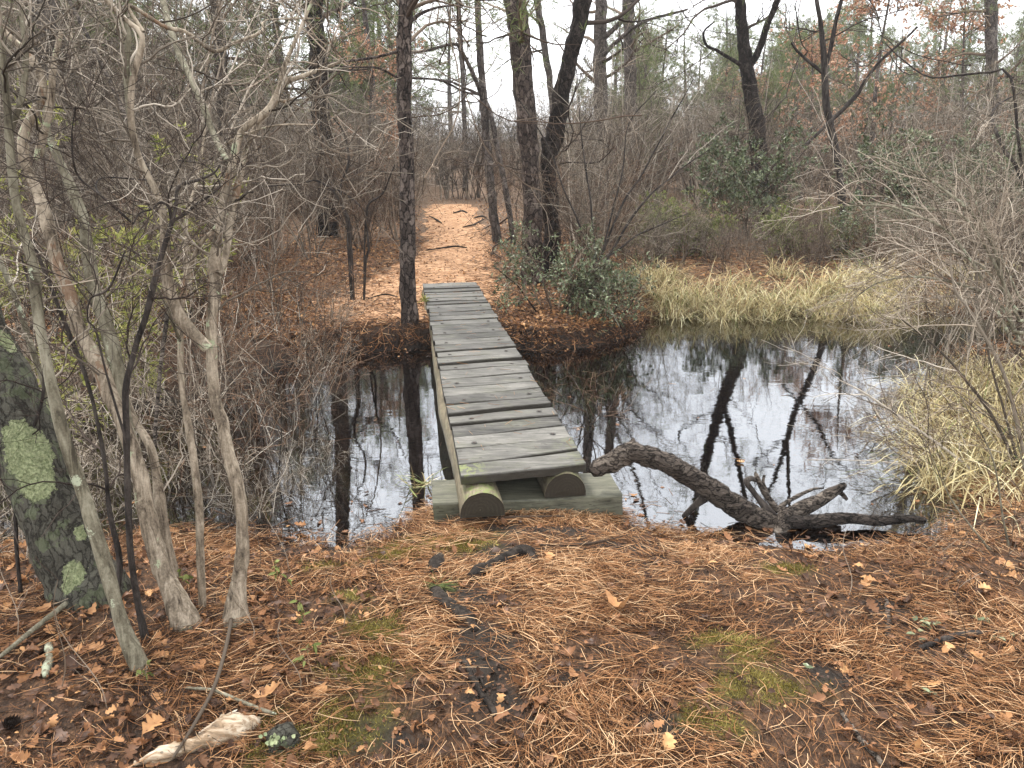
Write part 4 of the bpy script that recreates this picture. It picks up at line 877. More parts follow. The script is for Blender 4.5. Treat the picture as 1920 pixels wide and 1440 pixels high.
for k in range(46):
    px = r_.uniform(1200, 1660); q = atZ(px, r_.choice([r_.uniform(545, 596), r_.uniform(575, 598)]), WZ); sz = r_.uniform(.45, 1.15)
    for m_ in range(3): sp.append((q[0] + r_.gauss(0, .07), min(q[1], 10.9) + r_.gauss(0, .06), sz))
for k in range(36):
    px = r_.uniform(1640, 2000); q = atZ(px, r_.uniform(525, 590), WZ); sp.append((q[0], min(q[1], 10.8), r_.uniform(.4, .8)))
sedge('sedge', 'straw-coloured sedge along the far edge of the pond', sp, 5, (.28, .72), 46, .12, arch=2.0)
sp = []
for k in range(110):
    y = r_.uniform(3.95, 6.2); x0 = np.interp(y, [3.6, 4.0, 4.6, 5.2, 6.2], [2.3, 2.15, 2.3, 2.55, 3.1]); sp.append((r_.uniform(x0 + .16, x0 + 1.3), y, r_.uniform(.4, .85)))
sedge('sedge', 'tall matted straw-coloured sedge on the right near bank', sp, 6, (.28, .66), 40, .06, .13, arch=2.4)
sp = [(atZ(800, 905, WZ)[0], atZ(800, 905, WZ)[1], .16), (atZ(780, 915, WZ)[0], atZ(780, 915, WZ)[1], .14)]
sedge('sedge', 'few drooping sedge blades in the water left of the near sill', sp, 7, (.25, .5), 70, .5, .10)

# ------------------------------------------------------------------ foreground small trees at the left
TA, GA, BK, OB = M['tan_bark'], M['grey_bark'], M['black_bark'], M['old_bark']
def small_tree(label, main, branches, barkm, Y1d=0.3, twigm=None, k1=6, twL=(.2, .65), dense=1.0, name='small_tree', top=None, side=12, rough=.34, t0=.35, wsc=.84):
    Y0 = baseY(main[0][0], main[0][1]); P, R = traced([(a, b, c * wsc) for a, b, c in main], Y0, Y0 + Y1d, 170 if side > 20 else 80)
    O = np.array([P[0, 0, 0], P[0, 0, 1], gz(P[0, 0, 0], P[0, 0, 1])]); P = np.concatenate([(P[:, :1] + np.array([.0, .0, -.12])), P], 1); R = np.concatenate([R[:, :1] * 1.2, R], 1)
    R[0, 1:8] *= np.linspace(1.15, 1, 7)
    o = thing(name, label, 'tree', O); mesh('trunk', [rtube(P - O, R, side, 0, rough, int(Y0 * 11))], barkm, o)
    Ps = [(P, R)]
    for b in branches:
        pts, ya, yb = b[:3]; p2, r2 = traced([(a_, b_, c_ * wsc) for a_, b_, c_ in pts], Y0 + ya, Y0 + yb, 46, wig=.2); mesh('branch', [rtube(p2 - O, r2, 8, 0, rough, 3)], b[3] if len(b) > 3 else barkm, o); Ps.append((p2, r2))
    tw = []
    for i, (p2, r2) in enumerate(Ps):
        m = max(2, int(k1 * dense)) 
        l1, s1 = spawn(p2, np.minimum(r2, .009), m if i else m, t0 if i == 0 else .2, 1, twL, (30, 75), 12, .25, .05, .5, .0016, .3)
        l2, s2 = spawn(l1, s1, 5, .15, 1, (.12, .4), (25, 70), 6, .2, .04, .6, .0011, .3)
        l3, s3 = spawn(l2, s2, 3, .2, 1, (.05, .16), (25, 70), 4, .22, .02, .6, .0008, .2)
        tw += [rtube(l1, s1, 5), rtube(l2, s2, 4), rtube(l3, s3, 3)]
    mesh('twigs', [(v - O, q, mi, r) for v, q, mi, r in tw], twigm or TG, o); return o, Ps, O
# lichen-covered leaning trunk
o, Ps, O = small_tree('stout leaning trunk with big pale green lichen patches at the left edge', [(165, 1115, 120), (130, 1020, 112), (85, 930, 108), (45, 830, 106), (5, 730, 100), (-40, 620, 95), (-90, 480, 90), (-150, 300, 80), (-210, 100, 70)], [], OB, .35, k1=2, side=40, rough=.12, dense=1, wsc=1.05)
def lichen(o, O, P, R, spots):
    """weights where crusty lichen grows on the side of the trunk that faces the path"""
    me = [c for c in o.children if c.name.startswith('trunk')][0].data; n = len(me.vertices); co = np.zeros(n * 3, np.float32); me.vertices.foreach_get('co', co); co = co.reshape(-1, 3) + O; wt = np.zeros(n); pc = np.array([0, 0, CZ])
    for cx, cy, rad in spots:
        dr = unit(ray(cx, cy)); t = (P[0] - pc) @ dr; dd = np.linalg.norm(P[0] - pc - t[:, None] * dr, axis=1); i = int(np.argmin(dd)); hit = pc + dr * (t[i] - math.sqrt(max(R[0, i] ** 2 - dd[i] ** 2, 0)))
        q = np.linalg.norm((co - hit) * np.array([1, 1, .8]), axis=1) / rad; wt = np.maximum(wt, 1.15 * (1 - sstep(.45, 1.15, q)))
    a = me.attributes.new('lich', 'FLOAT', 'POINT'); a.data.foreach_set('value', wt.astype(np.float32))
P0, R0 = Ps[0]
lichen(o, O, P0, R0, [(55, 850, .105), (70, 900, .08), (35, 820, .07), (138, 1075, .05), (125, 1100, .03), (15, 640, .05), (95, 760, .03), (150, 1000, .03)])
small_tree('grey-green mottled stem leaning left, nearest of the left stems', [(268, 1258, 36), (238, 1190, 33), (215, 1120, 32), (190, 1040, 31), (155, 930, 30), (122, 820, 28), (95, 710, 26), (72, 600, 24), (60, 500, 22), (30, 380, 20), (12, 200, 18), (0, 60, 16), (-10, -80, 14)],
           [([(14, 260, 14), (40, 180, 13), (48, 100, 12), (40, 20, 9)], .25, .3)], GA, .25, k1=5)
small_tree('black thin stem splitting into crooked twigs in front of the tan trunks', [(275, 1205, 22), (262, 1140, 18), (246, 1040, 17), (240, 920, 17), (238, 800, 17), (238, 720, 17), (255, 650, 16), (275, 590, 16), (292, 520, 14), (312, 450, 13), (322, 420, 12), (330, 385, 11), (335, 350, 9), (370, 338, 8), (400, 325, 6), (412, 310, 4)],
           [([(322, 420, 9), (316, 388, 9), (300, 380, 8), (285, 392, 6), (262, 400, 5), (250, 420, 4)], .22, .15), ([(325, 415, 8), (350, 400, 7), (365, 385, 7), (395, 365, 6), (412, 345, 5), (385, 310, 4), (330, 300, 3)], .22, .4),
            ([(250, 420, 7), (210, 385, 7), (180, 360, 6), (150, 335, 6), (138, 305, 6), (135, 250, 4), (142, 200, 3)], .1, -.1), ([(238, 830, 8), (200, 700, 6), (180, 620, 6), (165, 600, 5), (170, 560, 5), (205, 540, 6), (235, 470, 4)], .0, -.2), ([(185, 365, 5), (180, 345, 4), (200, 333, 4), (280, 338, 3)], .1, .3)], BK, .3, twigm=TD, k1=6, twL=(.15, .5), side=10, t0=.45, wsc=.72)
small_tree('tan peeling trunk forking at knee height behind the black stem', [(350, 1165, 56), (318, 1100, 45), (292, 1030, 42), (272, 950, 40), (262, 880, 38), (235, 800, 38), (205, 740, 36), (180, 680, 36), (150, 620, 33), (135, 560, 31), (105, 490, 28), (90, 430, 27), (70, 360, 24), (45, 300, 22), (50, 240, 22), (80, 170, 20), (60, 110, 17), (10, 60, 14), (-30, 20, 12)],
           [([(255, 850, 38), (225, 760, 36), (208, 660, 36), (195, 600, 34), (175, 540, 31), (165, 480, 28), (158, 420, 26), (135, 360, 24), (115, 310, 20), (90, 250, 15), (85, 190, 12)], .12, .5, GA), ([(70, 300, 18), (80, 260, 17), (92, 200, 16), (100, 120, 12), (115, 60, 8)], .3, .3)], TA, .4, k1=6, side=16)
small_tree('short tan stem rising between the forked trunk and the bent trunk', [(322, 1070, 26), (305, 980, 24), (295, 900, 22), (282, 840, 20), (255, 790, 17), (235, 740, 13)], [], TA, .1, k1=2, side=12)
small_tree('slim straight tan stem between the two stout tan trunks', [(380, 1135, 17), (376, 1040, 17), (374, 960, 17), (365, 870, 17), (352, 790, 16), (340, 720, 15), (338, 650, 14), (340, 590, 14), (346, 540, 13), (358, 500, 11), (375, 460, 9), (400, 430, 7), (430, 400, 5)],
           [([(338, 640, 8), (322, 600, 7), (305, 560, 6), (280, 520, 5), (230, 480, 4)], .1, .0, GA), ([(346, 560, 9), (350, 470, 8), (352, 400, 7), (372, 330, 6), (385, 240, 4)], .2, .6)], TA, .3, twigm=TP, k1=4)
small_tree('tall bent tan trunk nearest the bridge with a cut stub halfway up', [(446, 1160, 50), (450, 1090, 33), (455, 1010, 31), (448, 930, 31), (430, 860, 31), (415, 790, 29), (402, 735, 28), (399, 660, 26), (400, 590, 26), (406, 540, 26), (404, 500, 26), (412, 430, 20), (418, 380, 19), (432, 320, 18), (450, 250, 16), (478, 225, 15), (508, 200, 15), (530, 155, 13), (560, 145, 10), (600, 130, 8), (640, 115, 5)],
           [([(394, 655, 28), (360, 615, 28), (335, 580, 28), (318, 530, 27), (312, 480, 22), (305, 400, 16), (285, 345, 16), (262, 300, 16), (248, 230, 15), (250, 150, 15), (268, 70, 13), (225, 30, 12), (190, -10, 11)], .1, .1),
            ([(412, 512, 17), (424, 480, 17), (432, 420, 16), (440, 370, 16), (468, 260, 14), (515, 190, 12), (530, 130, 10), (560, 60, 8), (590, -10, 6)], .12, .5), ([(245, 215, 13), (238, 120, 14), (242, 60, 12), (228, 30, 9)], .1, .1, GA),
            ([(425, 300, 13), (400, 255, 14), (375, 190, 15), (340, 110, 15), (320, 50, 14), (300, -10, 14)], .3, .8, GA), ([(270, 60, 9), (240, 10, 9), (310, 50, 9), (350, 60, 8), (400, 95, 8), (440, 80, 7), (490, 60, 6), (500, 38, 4), (600, 34, 3)], .1, .5),
            ([(404, 500, 30), (405, 478, 24), (407, 462, 19)], .12, .12), ([(508, 200, 12), (520, 188, 9), (540, 192, 6)], .35, .3), ([(415, 275, 5), (450, 255, 5), (520, 235, 4), (600, 235, 3)], .3, .2)], TA, .4, k1=6, side=18)
small_tree('reddish bare sapling leaning left behind the tan trunks', [(300, 1010, 9), (290, 850, 9), (300, 700, 9), (320, 520, 8), (300, 380, 8), (240, 230, 9), (180, 100, 9), (125, -10, 8)], [], M['log_bark'], 1.6, k1=6, side=7)
small_tree('pale leaning sapling at the left edge below the lichen trunk', [(60, 1040, 12), (80, 900, 12), (90, 760, 12), (60, 650, 12), (30, 560, 12), (5, 500, 10), (-20, 420, 9)], [], GA, .3, k1=4, side=7)
small_tree('dark slim sapling between the mottled stem and the black stem', [(212, 1160, 14), (225, 1060, 14), (205, 960, 12), (195, 850, 11), (165, 720, 10), (120, 600, 10), (60, 450, 8)], [], BK, .3, twigm=TD, k1=6, side=7)
small_tree('mossy dark stem low at the left edge', [(40, 1120, 10), (30, 1000, 9), (35, 880, 8), (80, 740, 8), (70, 600, 6), (40, 480, 5)], [], BK, .2, twigm=TD, k1=6, side=7)

# foreground thicket behind them, each shrub its own
fg = [shrub('', 61, 1.25, 8, TG, TR, spread=.45, wig=.18, thick=.006, r3=.0011, k1=6, k2=4, k3=2), shrub('', 62, 1.5, 7, TP, TG, spread=.45, wig=.2, thick=.0065, r3=.0011, k1=6, k2=4, k3=2), shrub('', 63, .9, 8, TG, TP, spread=.7, wig=.22, thick=.0055, r3=.0011, k1=6, k2=4, k3=2)]  # pale twigs stand in for lit highlights, dark reddish ones for the shaded back
fused = set()
FW = ['reddish fine-twigged shrub', 'grey fine-twigged shrub', 'low tangled brown shrub']
spotsF = [(455, 4.3, 0, .9), (520, 4.9, 0, .95), (555, 5.8, 0, .9), (380, 4.6, 1, .95), (300, 4.1, 2, 1.0), (240, 4.7, 1, .95), (160, 4.2, 2, 1.0), (90, 5.0, 1, 1.0), (330, 5.8, 0, 1.1), (430, 6.3, 0, 1.05), (520, 7.0, 0, 1.0),
          (20, 4.4, 2, 1.2), (-60, 5.2, 1, 1.1), (600, 6.8, 2, .7), (200, 6.2, 0, 1.1), (480, 3.9, 2, .6), (40, 6.6, 0, 1.2), (560, 7.5, 0, .8), (640, 7.6, 2, .55), (120, 3.5, 2, .7), (10, 3.3, 2, .8), (590, 4.4, 2, .45)]
places = ['in the wet left of the bridge', 'standing in the left shallows', 'behind the tan trunks', 'at the left water edge']
for i, (px, Y, v, sc) in enumerate(spotsF):
    x = bxy(px, Y); z = max(gz(x, Y), WZ - .12); lb = '%s %s, %s' % (FW[v], 'near the front' if Y < 4.45 else 'in the middle shallows' if Y < 5.7 else 'towards the far bank', 'at the left edge' if px < 60 else 'behind the lichen trunk and mottled stem' if px < 220 else 'behind the black stem' if px < 340 else 'behind the bent tan trunk' if px < 470 else 'right of the bent tan trunk')
    if v in fused: dup(fg[v], (x, Y, z), rf.uniform(0, 6.3), sc, lb, 'fine-twigged shrubs in the left shallows')
    else: fg[v].location = (x, Y, z); fg[v].scale = (sc,) * 3; tag(fg[v], lb, 'bare shrub', 'fine-twigged shrubs in the left shallows'); fused.add(v)
# ------------------------------------------------------------------ right foreground: pale arching branches
def arching(label, bp, branches, Y0, Y1, mat_, twm, k1=9, sc=1.0, name='bare_shrub', cat='bare shrub', twL=(.3, .9)):
    x, y, z = bp; O = np.array([x, y, gz(x, y)]); o = thing(name, label, cat, O); tw = []
    for pts in branches:
        p2, r2 = traced([(a, b, c * .55) for a, b, c in pts], Y0, Y1, 40, wig=.7); p0 = p2[:, 0]
        b0 = O + np.array([rng.normal() * .2, rng.normal() * .2, -.05])
        if np.linalg.norm(p0[0][:2] - O[:2]) < 1.2: b0[:2] = p0[0][:2] * .6 + O[:2] * .4; tt = np.linspace(0, 1, 8)[:, None]; st = (b0 * (1 - tt) + p0[0] * tt + np.array([0, 0, .25]) * np.sin(tt * np.pi) * np.linalg.norm(p0[0] - b0))[None, :-1]; p2 = np.concatenate([st, p2], 1); r2 = np.concatenate([np.full((1, 7), r2[0, 0] * 1.15), r2], 1)
        mesh('branch', [rtube(p2 - O, r2, 7, 0, .15)], mat_, o)
        l1, s1 = spawn(p2, np.minimum(r2, .006), k1, .2, 1, twL, (20, 60), 9, .13, .0, .6, .0016, .35); l2, s2 = spawn(l1, s1, 5, .15, 1, (.12, .38), (25, 65), 6, .16, .0, .7, .0011, .3); l3, s3 = spawn(l2, s2, 3, .2, 1, (.04, .15), (25, 65), 4, .2, 0, .7, .0009, .2)
        tw += [rtube(l1, s1, 4), rtube(l2, s2, 3), rtube(l3, s3, 3)]
    mesh('twigs', [(v - O, q, mi, r) for v, q, mi, r in tw], twm, o); return o
arching('pale grey shrub arching in from the right with long bare branches', (4.3, 5.1, 0), [[(1900, 620, 13), (1850, 440, 11), (1760, 350, 9), (1680, 310, 6), (1640, 288, 4)], [(1900, 640, 10), (1800, 460, 9), (1700, 400, 8), (1640, 385, 6), (1550, 388, 3)],
        [(1910, 600, 12), (1840, 450, 10), (1790, 400, 8), (1690, 385, 6), (1560, 305, 3)], [(1915, 640, 12), (1860, 560, 10), (1740, 520, 8), (1650, 530, 5), (1600, 560, 3)], [(1905, 580, 9), (1840, 500, 8), (1770, 470, 6), (1700, 470, 4)], [(1910, 560, 8), (1870, 470, 7), (1830, 380, 5), (1815, 260, 3)]], 5.0, 5.4, GA, TP, 17)
arching('dark tall shrub with a long leaning branch at the right edge', (4.7, 6.3, 0), [[(1990, 700, 14), (1920, 350, 13), (1880, 280, 12), (1860, 230, 11), (1870, 200, 8), (1920, 170, 5)], [(1985, 650, 12), (1925, 360, 10), (1900, 150, 9), (1860, 135, 8), (1800, 140, 7), (1740, 145, 6), (1690, 110, 5), (1660, 80, 4)]], 6.2, 7.0, BK, TG, 6)
arching('brown shrub with thin drooping branches over the right water edge', (3.5, 4.2, 0), [[(1920, 900, 13), (1860, 780, 11), (1800, 700, 9), (1740, 640, 6), (1690, 600, 4)], [(1915, 980, 12), (1820, 880, 10), (1700, 790, 9), (1620, 735, 6), (1570, 710, 3)],
        [(1925, 870, 13), (1880, 700, 12), (1830, 600, 10), (1790, 540, 8), (1780, 480, 5)], [(1930, 930, 11), (1890, 800, 9), (1850, 640, 7), (1870, 560, 4)], [(1925, 960, 10), (1800, 900, 8), (1700, 860, 5), (1650, 820, 3)]], 4.3, 4.5, TG, TP, 13)
arching('tangled pale shrub hanging over the back right corner of the pond', (5.0, 6.6, 0), [[(1900, 560, 8), (1820, 500, 7), (1760, 500, 6), (1700, 540, 4), (1660, 570, 3)], [(1900, 520, 8), (1800, 470, 7), (1720, 460, 5), (1640, 480, 3)], [(1910, 600, 8), (1830, 560, 7), (1740, 560, 5), (1660, 600, 3)], [(1900, 560, 7), (1840, 420, 6), (1780, 380, 4)]], 6.6, 6.6, TP, TP, 18, twL=(.3, .8))
arching('fine brown shrub rooted in the leaves at the right edge', (2.35, 3.35, 0), [[(1900, 1080, 9), (1880, 980, 7), (1860, 860, 5), (1800, 740, 3)], [(1895, 1080, 8), (1830, 1000, 6), (1780, 930, 4), (1740, 840, 3)], [(1905, 1080, 9), (1930, 950, 6), (1900, 800, 4)]], 3.35, 3.4, GA, TB, 6, twL=(.2, .5))
# bank-side bare shrubs right of the trunks over the pond
arching('bare shrub spreading wide behind the laurel at the bridge corner', (bxy(1130, 9.4), 9.4, 0), [[(1120, 500, 9), (1160, 400, 8), (1200, 330, 7), (1250, 240, 5), (1300, 150, 3)], [(1135, 490, 9), (1190, 400, 8), (1260, 330, 5), (1330, 280, 3)], [(1115, 480, 8), (1105, 360, 7), (1090, 250, 5), (1085, 180, 3)],
        [(1110, 480, 8), (1060, 360, 6), (1020, 260, 5), (960, 170, 3)], [(1140, 480, 7), (1200, 440, 6), (1290, 400, 3)], [(1125, 490, 7), (1165, 330, 6), (1180, 230, 4), (1230, 170, 3)]], 9.4, 9.6, BK, TG, 9, twL=(.4, 1.1))
arching('crooked black shrub in the thicket left of the slender pine', (bxy(660, 9.2), 9.2, 0), [[(660, 470, 10), (650, 400, 9), (640, 350, 8), (655, 300, 8), (645, 250, 6), (625, 220, 4)], [(690, 470, 8), (690, 390, 7), (720, 360, 6), (740, 310, 4)], [(655, 470, 9), (640, 380, 8), (600, 340, 7), (560, 345, 6), (500, 350, 4)], [(690, 400, 6), (660, 370, 6), (620, 350, 4)]], 9.2, 9.0, BK, TD, 6)

# ------------------------------------------------------------------ fallen branch in the water
def prop_tube(name, parent, O, pts, Y0, Y1, mat_, side=14, rough=.45, n=60, seed=2, cap=True):
    p2, r2 = traced([(a, b, c * .80) for a, b, c in pts], Y0, Y1, n, wig=.35)
    if cap: r2[0, 0] *= .02; p2[0, 0] = p2[0, 1]; r2[0, -1] *= .05
    return mesh(name, [rtube(p2 - O, r2, side, 0, rough, seed)], mat_, parent)
fl = thing('fallen_log', 'dark crooked fallen pine log propped from the sill into the water', 'fallen log', (*atZ(1450, 985, -.14)[:2], -.14)); O = np.array(fl.location)
LB = M['log_bark']
prop_tube('trunk', fl, O, [(1113, 889, 34), (1118, 886, 40), (1150, 876, 44), (1190, 858, 46), (1235, 868, 50), (1290, 895, 48), (1345, 925, 48), (1395, 955, 48), (1440, 978, 44), (1460, 990, 26), (1466, 994, 10)], 3.88, 3.78, LB, 26, .38, 130)
prop_tube('branch', fl, O, [(1186, 850, 20), (1186, 838, 18), (1187, 828, 15), (1187, 826, 4)], 3.92, 3.95, LB, 10)
prop_tube('branch', fl, O, [(1440, 985, 26), (1475, 968, 36), (1510, 950, 32), (1550, 928, 26), (1578, 912, 20), (1586, 908, 6)], 3.80, 4.0, LB, 14)
prop_tube('branch', fl, O, [(1560, 918, 14), (1578, 925, 12), (1590, 938, 8)], 3.98, 3.95, LB, 8)
prop_tube('branch', fl, O, [(1455, 975, 22), (1435, 950, 18), (1415, 925, 14), (1400, 905, 16), (1408, 898, 14), (1420, 902, 9)], 3.82, 3.9, BK, 12)
prop_tube('branch', fl, O, [(1460, 960, 16), (1435, 925, 15), (1420, 895, 12), (1416, 884, 4)], 3.84, 3.92, LB, 10)
prop_tube('branch', fl, O, [(1462, 975, 34), (1500, 980, 29), (1570, 975, 26), (1640, 979, 22), (1700, 974, 19), (1738, 977, 15)], 3.74, 3.72, M['log_dark'], 16, .4, 90)
prop_tube('branch', fl, O, [(1475, 955, 30), (1468, 980, 34), (1455, 1000, 24), (1435, 1022, 14), (1425, 1030, 5)], 3.78, 3.62, LB, 12)
prop_tube('branch', fl, O, [(1450, 960, 12), (1480, 938, 10), (1520, 918, 7), (1545, 915, 4)], 3.88, 4.05, LB, 8)
prop_tube('branch', fl, O, [(1440, 925, 10), (1432, 905, 8), (1434, 890, 6)], 3.9, 3.9, LB, 8)
prop_tube('branch', fl, O, [(1330, 925, 22), (1300, 950, 16), (1280, 970, 10), (1270, 980, 5)], 3.83, 3.9, BK, 8)

# ------------------------------------------------------------------ near-ground roots, sticks, plants
def onground(pts, lift=.0, n=40, wdt=1.0):
    W = []
    for (x, y, w_) in pts:
        q = atZ(x, y, -.03); z = gz(q[0], q[1]); q = atZ(x, y, z); r = w_ * .5 / F * depth(q) * wdt; W.append([q[0], q[1], z + r * .5 + lift, r])
    C = spline(np.array(W), n); return C[None, :, :3], np.maximum(C[None, :, 3], .0006)
def ground_piece(name, label, cat, pts, mat_, lift=0, side=16, rough=.6, group=None, subs=()):
    P, R = onground(pts, lift, 50, 1.25 if name == 'tree_root' else 1.0); R[0, 0] *= .1; R[0, -1] *= .1; O = P[0, 0].copy()
    if subs:
        o = thing(name, label, cat, O, group); mesh('stem', [rtube(P - O, R, side, 0, rough, 3)], mat_, o)
        for s in subs: p2, r2 = onground(s, lift); mesh('branch', [rtube(p2 - O, r2, 7, 0, rough, 4)], mat_, o)
        return o
    o = mesh(name, [rtube(P, R, side, 0, rough, 3)], mat_, loc=O); return tag(o, label, cat, group)
DKR = bark2('wet_root_bark', (.004, .0035, .003), (.014, .011, .009), (.045, .036, .029), 30)
GR = 'exposed tree roots crossing the trail'
ground_piece('tree_root', 'dark knobbly root arching over bare soil below the near sill', 'tree root', [(880, 1090, 16), (905, 1075, 22), (935, 1060, 22), (965, 1045, 20), (990, 1042, 18), (1003, 1058, 10)], DKR, -.004, group=GR)
ground_piece('tree_root', 'dark mossy root running beside the green needle tuft', 'tree root', [(812, 1110, 14), (830, 1130, 24), (855, 1150, 22), (880, 1165, 18), (892, 1185, 10)], DKR, -.005, group=GR)
ground_piece('tree_root', 'short dark root stub at the edge of the moss', 'tree root', [(812, 1080, 14), (820, 1060, 22), (824, 1045, 14)], DKR, -.006, group=GR)
ground_piece('tree_root', 'thin black root in the middle of the foreground', 'tree root', [(868, 1240, 8), (880, 1262, 14), (890, 1285, 13), (905, 1310, 9), (922, 1330, 10), (930, 1350, 6)], DKR, .004, group=GR, subs=([(890, 1285, 9), (900, 1275, 8), (910, 1300, 5)],))
ground_piece('tree_root', 'low black root near the right of the bare soil', 'tree root', [(770, 1130, 6), (800, 1125, 8), (822, 1132, 10)], DKR, 0, group=GR)
GS_ = 'sticks lying on the litter'
ground_piece('stick', 'dark stick half buried in needles near the bottom right', 'stick', [(1575, 1335, 8), (1590, 1360, 12), (1612, 1390, 13), (1640, 1420, 13), (1655, 1440, 12)], M['log_bark'], .004, group=GS_)
ground_piece('stick', 'black stick on the leaves beneath the green leaflets at right', 'stick', [(1720, 1222, 8), (1760, 1208, 14), (1800, 1198, 16), (1850, 1192, 13), (1900, 1186, 8)], M['black_bark'], .006, group=GS_)
ground_piece('stick', 'short upright-looking dark stick among needles right of centre', 'stick', [(1660, 1125, 6), (1664, 1150, 9), (1664, 1180, 9), (1662, 1200, 6)], M['log_bark'], .006, group=GS_)
ground_piece('stick', 'long pale curved twig lying at the lower left', 'stick', [(440, 1150, 6), (425, 1230, 7), (405, 1300, 7), (375, 1360, 7), (345, 1410, 6), (325, 1440, 6)], TP, .03, group=GS_, rough=.1)
ground_piece('stick', 'pale lichen-spotted twig crossing the lower left litter', 'stick', [(345, 1300, 5), (400, 1305, 6), (450, 1325, 7), (500, 1345, 7), (520, 1350, 5)], M['grey_bark'], .02, group=GS_, rough=.2)
ground_piece('stick', 'mossy grey stick leaning at the foot of the lichen trunk', 'stick', [(0, 1250, 8), (60, 1200, 9), (110, 1160, 10), (160, 1120, 10), (210, 1095, 7)], M['grey_bark'], .03, group=GS_, rough=.2)
ground_piece('stick', 'short pale bark-covered stick left of the near stems', 'stick', [(92, 1215, 14), (94, 1240, 15), (88, 1262, 15), (86, 1275, 9)], M['grey_bark'], .01, group=GS_)
ground_piece('stick', 'thin brown twig stretching right of the mossy soil', 'stick', [(850, 985, 3), (950, 978, 5), (1060, 975, 3)], TB, .02, group=GS_)
ground_piece('stick', 'long thin dark twig below the bridge sill', 'stick', [(1010, 1030, 3), (1100, 1028, 4), (1180, 1010, 3)], TB, .02, group=GS_)
RW = [(250, 1436, 12), (290, 1425, 24), (340, 1410, 30), (400, 1392, 34), (440, 1375, 36), (470, 1362, 24), (490, 1350, 8)]
P, R = onground(RW, .0, 90); O_ = P[0, 0].copy(); ro = thing('rotten_log', 'splintered pale rotten log at the bottom left', 'rotten log', O_); rr_ = np.random.default_rng(14)
def rotpart(name, P_, R_, rough, seed, sd=18):
    k = P_.shape[0] * P_.shape[1] * sd; mesh(name, [rtube(P_ - O_, R_, sd, 0, rough, seed)], M['rot_wood'], ro, attr={'mossy': np.zeros(k), 'endgrain_seam_shade': np.zeros(k)})
R[0, 0] *= .1; R[0, -1] *= .1; rotpart('core', P, R * (1 + .25 * vnoise(P, 12, 3)), .8, 8)
for q_ in range(9):
    a, b = sorted(rr_.integers(4, 84, 2)); b = max(b, a + 14); b = min(b, 89); a = min(a, b - 10); sg = P[:, a:b].copy(); of = rr_.normal(size=3) * np.array([.006, .014, .004]) + np.array([0, 0, .012]); sg += of + np.linspace(0, 1, b - a)[None, :, None] * rr_.normal(size=3) * np.array([.01, .02, .006])
    rs = R[:, a:b] * rr_.uniform(.18, .42) * np.sin(np.linspace(.15, 3.0, b - a))[None]; rotpart('splinter', sg, rs, .6, 20 + q_, 10)
for i, (pts, lb) in enumerate([([(805, 405, 3), (820, 412, 5), (828, 418, 3)], 'dark twig at the left of the path'), ([(868, 425, 3), (890, 420, 5), (908, 410, 3)], 'dark twig slanting across the path'), ([(850, 398, 3), (866, 396, 5), (876, 397, 3)], 'short dark twig midway up the path'),
        ([(888, 408, 3), (902, 405, 6), (912, 407, 3)], 'short thick twig right of the middle of the path'), ([(800, 468, 3), (850, 462, 5), (875, 464, 3)], 'long dark twig lying across the near path'), ([(690, 560, 3), (720, 552, 5), (745, 556, 3)], 'dark twig on the litter left of the slender pine')]):
    q0 = []
    for (x, y, w_) in pts:
        z = .1
        for _ in range(6): q = atZ(x, y, z); z = gz(q[0], q[1]) + .05
        q0.append([q[0], q[1], z, w_ * .33 / F * depth(q)])
    C = spline(np.array(q0), 20); P_ = C[None, :, :3]; tag(mesh('stick', [rtube(P_ - P_[0, 0], C[None, :, 3], 8, 0, .3, i)], M['log_dark'], loc=None), lb, 'stick', GS_).location = P_[0, 0]
# small stump with lichen
q = atZ(525, 1400, -.03); q[2] = gz(q[0], q[1]); st = thing('tree_stump', 'small mossy stump with pale green lichen at the bottom left', 'tree stump', q)
ths = np.linspace(0, 1, 12); Pst = np.stack([.01 * np.sin(ths * 4), .01 * ths, ths * .085 - .03], -1)[None]; Rst = (.045 * (1.25 - .55 * ths))[None]; Rst[0, -1] *= .15
mesh('stem', [rtube(Pst, Rst, 16, 0, .6, 5)], M['old_bark'], st)
r2_ = np.random.default_rng(3); bb = np.stack([r2_.normal(0, .014, 40), r2_.normal(-.03, .006, 40), r2_.uniform(.03, .055, 40)], -1); mesh('lichen_patch', [leafpart(bb, unit(r2_.normal(size=(40, 3)) + np.array([0, -.6, .6])), unit(r2_.normal(size=(40, 3)) * .3 + np.array([0, -1, .6])), np.full(40, .014), np.full(40, .012), 0)], M['lichen'], st)
# green needle tuft on the root
q = atZ(822, 1108, -.04); q[2] = gz(*q[:2]) + .02; n = 60; dd = unit(np.stack([rng.normal(.8, .35, n), rng.normal(-.4, .35, n), rng.normal(.15, .15, n)], -1))
dd[:20, 0] *= -.2
nd = mesh('needle_tuft', [leafpart(np.zeros((n, 3)) + rng.normal(size=(n, 3)) * .006, dd, np.tile([0, 0, 1.], (n, 1)), rng.uniform(.06, .11, n), np.full(n, .0022), 0, .05)], M['pine_needle']); nd.location = q
tag(nd, 'fresh green pine needle tuft dropped on the dark root', 'needle tuft')
